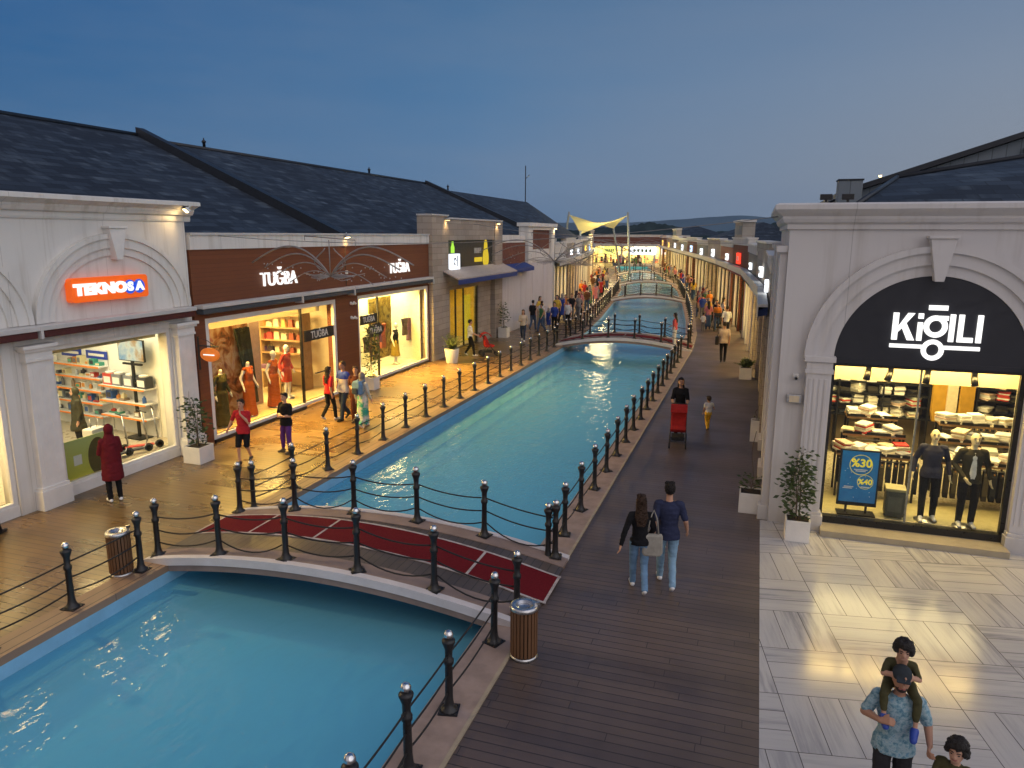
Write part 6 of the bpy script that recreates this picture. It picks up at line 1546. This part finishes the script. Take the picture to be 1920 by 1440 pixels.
# --- prams
def stroller(p, rz, c, label):
    t = thing('stroller', label, 'stroller', p, rz, 'prams pushed along the walkways')
    mb = MB(); mb.prism([(-.18,.42),(.22,.40),(.30,.50),(.05,.55),(-.12,.95),(-.22,.92)], -.20, .20, 'YZ'); mb.build('seat', c, t, bevel=.03)
    mb = MB()
    for i in range(7):
        a = R(35+i*20); mb.obox((0,-.04+.27*math.cos(a)*1.0-.08,.80+.27*math.sin(a)), (.43,.10,.02), 0, 0, a+PI/2)
    mb.build('canopy', c, t)
    mb = MB()
    for s in (-.2,.2): mb.tube([(s,.38,.10),(s,.08,.46),(s,-.30,.98),(s,-.42,1.04)], .013, 6); mb.tube([(s,-.30,.10),(s,.06,.46)], .012, 6)
    mb.tube([(-.2,-.42,1.04),(.2,-.42,1.04)], .016, 6); mb.tube([(-.2,-.30,.10),(.2,-.30,.10)], .01, 5); mb.build('frame', M['frame'], t)
    mb = MB(); mb.box(-.17,-.22,.16,.17,.18,.26); mb.build('basket', M['rubber'], t)
    for s in (-.21,.21):
        for y, r in ((.38,.085),(-.30,.12)):
            mb = MB(); mb.lathe([(r*.5,-.02),(r,-.018),(r,.018),(r*.5,.02)], 16, (s,y,r), 0, True, 'X'); mb.build('wheel', M['rubber'], t)
redpram = C('red_pram_cloth', (.38,.022,.02))
stroller((-1.74,19.3,0), R(185), redpram, 'red stroller pushed towards us along the right deck')
person('person in black printed tee pushing the red stroller on right deck', (-1.80,20.15,0), R(183), 1.66, walk(1,.05, rw=(.17,.36,1.02), re=(.22,.10,1.12), lw=(-.17,.36,1.02), le=(-.22,.10,1.12)), .012, top=blackc, bottom=blackc, sleeve=.45, fem=True, hair='long', fat=1.05)
person('toddler in yellow dungarees walking on the right deck', (-1.08,21.1,0), R(25), .98, walk(1,.05, re=(.28,.05,1.2), rw=(.36,.16,1.1)), .009, top=whitec, bottom=yellowc, shoes=M['bark'], sleeve=.3, hair='short', hairm=HAIRB, heads=1.30, skirt=(yellowc,.85,.95))
person('person in pale tee with black shoulder bag walking away down the right deck', (-1.22,33.2,0), R(5), 1.78, walk(1,.1), .02, top=C('pale_peach', (.62,.48,.36)), bottom=blackc, sleeve=.42, fingers=False, untuck=.15)
t = thing('shoulder_bag', 'black shoulder bag carried by the walker in pale tee', 'bag', (-1.52,33.2,.78), R(5)); mb = MB(); mb.box(-.08,-.18,0,.08,.18,.38); mb.build('pouch', M['frame'], t, bevel=.04); mb = MB(); mb.tube([(0,-.15,.36),(.1,0,.68),(0,.15,.36)], .014, 5); mb.build('strap', M['frame'], t)
person('person in white shirt further down the right deck near lit shop', (-1.45,41.5,0), R(-10), 1.72, walk(-1,.08), .022, top=whitec, bottom=darkpal[3], sleeve=.5, fingers=False)
person('person in white top pushing the red stroller on left walkway', (-12.35,31.0,0), R(-60), 1.68, walk(1,.08, rw=(.17,.32,1.02), re=(.22,.08,1.12), lw=(-.17,.32,1.02), le=(-.22,.08,1.12)), .018, top=whitec, bottom=blackc, shoes=whiteshoe, sleeve=.45, fingers=False)
stroller((-11.62,31.4,0), R(-60), redpram, 'red stroller on the left walkway before the stone shop')
person('person in cream top with loose brown hair strolling by the hoarding', (-11.5,36.4,0), R(190), 1.66, walk(-1,.08, rw=(.08,.2,1.15)), .02, top=C('cream_cotton', (.60,.50,.40)), bottom=C('dark_denim', (.03,.045,.08)), shoes=whiteshoe, sleeve=.9, fem=True, hair='long', hairm=HAIRB, fingers=False)
person('person in pink red top standing at right end of second bridge', (-3.7,36.6,.10), R(80), 1.66, dict(rw=(.1,.22,1.05), lw=(-.1,.22,1.05)), .02, top=C('pink_red', (.50,.09,.10)), bottom=whitec, sleeve=.5, fem=True, hair='long', fingers=False)
person('person in black coat at the left edge, mostly out of frame', (-13.02,8.80,0), R(20), 1.70, walk(1,.18), .014, top=blackc, bottom=blackc, sleeve=.97, coat=(blackc,.6,1.0))
t = thing('stroller_far', 'dark pram parked in the middle of right deck far away', 'stroller', (0,0,0)); bpy.data.objects.remove(t)
stroller((-2.05,44.5,0), R(5), C('dark_pram_cloth', (.03,.03,.035)), 'dark pram standing in the middle of right deck far away')
person('person in grey shirt sitting at the counter inside electronics shop', (-16.3,13.0,.2), R(20), 1.74, dict(rw=(.1,.25,1.1), lw=(-.1,.25,1.1)), .016, top=C('grey_shirt', (.42,.42,.43)), bottom=darkpal[3], sleeve=.5, hairm=HAIRB, fingers=False)
person('person in dark olive coat with hood inside electronics shop', (-15.6,13.15,.2), R(150), 1.60, None, .016, top=C('dark_olive', (.05,.045,.025)), bottom=darkpal[0], sleeve=.97, coat=(C('dark_olive', (.05,.045,.025)),.6,1.1), scarf=C('dark_olive', (.05,.045,.025)), fingers=False)
# --- mannequins
def stand(p, o):
    mb = MB(); mb.lathe([(.001,.0),(.20,.0),(.20,.012),(.001,.012)], 20, (0,0,-.012)); mb.build('stand', M['steel'], o)
ar = dict(rw=(.30,.04,.92), re=(.27,-.06,1.16), lw=(-.30,.04,.92), le=(-.27,-.06,1.16))
o = person('mannequin in dark blue jacket and black trousers in arched window', (3.36,15.06,.178), R(178), 1.78, dict(ar, ra=(.10,.06,.085), la=(-.11,-.05,.085)), .010, 'mannequin', 'mannequin', 'mannequins in the arched window', MANN, C('slate_jacket', (.040,.040,.065)), blackc, whiteshoe, .97, 1.0, hair=None, untuck=.14); stand(0, o)
o = person('mannequin in open dark jacket over white tee in arched window', (3.98,14.92,.178), R(182), 1.80, dict(ar, rw=(.14,.18,.96)), .010, 'mannequin', 'mannequin', 'mannequins in the arched window', MANN, C('olive_black', (.045,.04,.025)), blackc, whiteshoe, .97, 1.0, hair=None, untuck=.14, open_shirt=whitec); stand(0, o)
og = C('rust_gown', (.36,.075,.012)); dg_ = C('olive_gown', (.055,.05,.02)); rd = C('coral_suit', (.48,.05,.02))
for nm, p, c, hl, sk in (('mannequin in long olive green gown nearest the shop corner', (-14.15,16.55,.11), dg_, True, (.04,1.15)), ('mannequin in rust orange gown, left one of two', (-14.25,17.85,.11), og, True, (.03,1.1)),
                     ('mannequin in rust orange gown, right one with white head', (-14.3,19.12,.11), og, False, (.03,1.1)), ('mannequin in coral red top and skirt by the door', (-14.65,20.3,.11), rd, False, (.55,.85))):
    o = person(nm, p, R(-88), 1.80, ar, .014, 'mannequin', 'mannequin', 'mannequins in the brown shop window', MANNW, c, c, MANNW, .97 if c in (dg_, rd) else .0, .0, True, (c,)+sk, hair=None, headless=hl, fingers=False); stand(0, o)
o = person('mannequin in black dress before the golden panel', (-14.3,27.4,.11), R(-85), 1.75, ar, .016, 'mannequin', 'mannequin', 'mannequins in the brown shop window', MANNW, blackc, blackc, MANNW, .0, .0, True, (C('gold_skirt', (.35,.24,.03)),.35,1.0), hair=None, fingers=False); stand(0, o)
# --- the far crowd: a few bodies, each copied with its own clothes
tops = dict(red=(.42,.03,.03), white=(.68,.68,.68), black=(.015,.015,.018), blue=(.03,.06,.30), grey=(.22,.22,.23), pink=(.55,.20,.22), yellow=(.62,.42,.06), green=(.06,.18,.07), maroon=(.15,.02,.03), cream=(.58,.50,.38), brown=(.13,.06,.03), orange=(.60,.20,.03))
bots = dict(black=(.012,.012,.014), blue=(.05,.09,.18), grey=(.16,.16,.17), beige=(.40,.32,.22))
tm = {k: C('crowd_top_'+k, v) for k, v in tops.items()}; bm_ = {k: C('crowd_bottom_'+k, v) for k, v in bots.items()}
protos = []
for i, kw in enumerate((dict(pose=walk(1,.12)), dict(pose=walk(-1,.10), fem=True, hair='long'), dict(pose=None), dict(pose=dict(rw=(.1,.24,1.15)), fem=True, skirt=(bm_['black'],.2,.95), hair='long'), dict(pose=walk(1,.06), fem=True, scarf=tm['grey'], coat=(tm['red'],.4,1.0)))):
    o = person('x', (0,0,-50), 0, 1.72, vox=.03, top=tm['red'], bottom=bm_['black'], sleeve=.5, fingers=False, face=False, raw=True, **kw); protos.append(o)
used, cnt = set(), 0
def crowd(n, fx, y0, y1, where, grp, gap=.55):
    pts = []
    tries = 0
    while len(pts) < n and tries < 4000:
        tries += 1; y = y0+(y1-y0)*random.random()**1.5; x = fx(y, random.random())
        if any((x-a)**2+(y-b)**2 < gap**2 for a, b in pts): continue
        pts.append((x,y))
    pts.sort(key=lambda p: p[1])
    for i, (x, y) in enumerate(pts):
        for _ in range(200):
            a, b = random.choice(list(tops)), random.choice(list(bots))
            if (a,b,where) not in used: break
        used.add((a,b,where)); pr = random.choice(protos); kid = random.random() < .14
        o = dup(pr, (x,y,0), random.choice([0,PI,random.uniform(0,6.28)])+random.uniform(-.4,.4), 'person in %s top and %s bottoms in the crowd on %s' % (a,b,where), grp, random.uniform(.62,.75) if kid else random.uniform(.94,1.05))
        o['category'] = 'person'
        for s_ in o.material_slots:
            m0 = s_.material; s_.link = 'OBJECT'
            s_.material = tm[a] if m0 in (tm['red'],) else (bm_[b] if m0 is bm_['black'] else m0)
crowd(46, lambda y, r: LF(y)+.7+(CX(y)-HW-KL-.5-LF(y)-.9)*r, 40, 92, 'the left bank', 'crowd on the left bank')
crowd(44, lambda y, r: CX(y)+HW+KR+.3+(RF(y)-CX(y)-HW-KR-.9)*r, 43, 112, 'the right bank', 'crowd on the right bank')
crowd(10, lambda y, r: CX(y)-HW+.5+(2*HW-1)*r, 133, 145, 'the end quay', 'crowd on the end quay')
for p in protos:
    for c in list(p.children): bpy.data.objects.remove(c)
    bpy.data.objects.remove(p)
# ------------------------------------------------------------------ dusk sky, light and camera
W = bpy.data.worlds.new('World'); S.world = W; W.use_nodes = True
t = NT(W.node_tree); t.n.clear(); out = t.node('ShaderNodeOutputWorld')
d = t.node('ShaderNodeTexCoord').outputs['Generated']; x = t.xyz(d)
low = t.ramp(x[2], [(0.0,lin('#587a9e')),(.06,lin('#5f83a8')),(.20,lin('#4d77a0')),(.38,lin('#3a658f')),(.75,lin('#22487a'))])
warm = t.ramp(x[2], [(0.0,lin('#8a95a3')),(.07,lin('#8c949f')),(.18,lin('#7f8fa4')),(.34,lin('#54769c')),(.75,lin('#2c5486'))])
dark = t.ramp(x[2], [(0.0,lin('#446a92')),(.10,lin('#3a6b98')),(.25,lin('#255d92')),(.40,lin('#1b4f84')),(.75,lin('#174070'))])
az = t.math('ARCTAN2', x[0], x[1])        # 0 along the canal, + to the right
fr = t.mapr(az, R(-22), R(14), 0, 1); fl = t.mapr(az, R(-52), R(-20), 1, 0)
col = t.mix(fl, t.mix(fr, low, warm), dark)
hz = t.noise(t.comb(t.math('MULTIPLY', x[0], 1.2), t.math('MULTIPLY', x[1], 1.2), t.math('MULTIPLY', x[2], 7.0)), 1.6, 5, .6); col = t.mix(t.mapr(hz, .35, .7, 0, .26), col, lin('#7d8ba0'))
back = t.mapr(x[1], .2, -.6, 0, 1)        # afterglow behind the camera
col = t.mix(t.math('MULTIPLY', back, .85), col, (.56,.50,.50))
sky = t.node('ShaderNodeTexSky', sky_type='NISHITA'); sky.sun_disc = False; sky.sun_elevation = R(1.0); sky.sun_rotation = R(120); sky.altitude = 100
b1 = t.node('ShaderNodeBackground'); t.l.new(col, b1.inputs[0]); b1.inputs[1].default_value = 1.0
b2 = t.node('ShaderNodeBackground'); t.l.new(sky.outputs[0], b2.inputs[0]); b2.inputs[1].default_value = .0
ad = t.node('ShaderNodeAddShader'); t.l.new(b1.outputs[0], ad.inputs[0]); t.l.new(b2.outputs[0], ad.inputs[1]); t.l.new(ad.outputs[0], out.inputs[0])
sl = bpy.data.lights.new('sun', 'SUN'); sl.energy = 1.32; sl.angle = R(95); sl.color = (1,.93,.90)
so = bpy.data.objects.new('sun', sl); COL.objects.link(so); so.location = (20,-20,40)
so.rotation_euler = Vector((-.92,.28,-.58)).to_track_quat('-Z','Y').to_euler()
# evening haze: one even box of air round the street and the hills
mb = MB(); mb.box(-2400,-500,-2.5,2400,2900,140); hz_m, ht, hout = newmat('evening_air'); v = ht.node('ShaderNodeVolumePrincipled'); v.inputs['Color'].default_value = (.66,.80,1.0,1); v.inputs['Density'].default_value = .00016; v.inputs['Anisotropy'].default_value = .2; ht.l.new(v.outputs[0], hout.inputs['Volume'])
tag(mb.build('haze', hz_m), kind='stuff')
cam = bpy.data.cameras.new('camera'); co = bpy.data.objects.new('camera', cam); COL.objects.link(co)
cam.sensor_width = 36; cam.lens = 36*1370/1920; cam.clip_end = 6000; cam.clip_start = .05
F_ = 1370.; pitch = math.atan((720-440)/F_); yaw = math.atan((1425-960)/math.hypot(F_, 280))
co.matrix_world = Matrix.Translation((0,0,5.5)) @ Matrix.Rotation(yaw,4,'Z') @ Matrix.Rotation(PI/2-pitch,4,'X') @ Matrix.Rotation(.004,4,'Z')
S.camera = co
S.view_settings.view_transform = 'Standard'; S.view_settings.look = 'None'; S.view_settings.exposure = 0; S.view_settings.gamma = 1
S.render.engine = 'CYCLES'
S.cycles.use_denoising = True; S.cycles.max_bounces = 8; S.cycles.transparent_max_bounces = 12; S.cycles.diffuse_bounces = 3; S.cycles.glossy_bounces = 4
S.cycles.caustics_reflective = False; S.cycles.caustics_refractive = False; S.cycles.sample_clamp_indirect = 6
S.cycles.use_light_tree = True
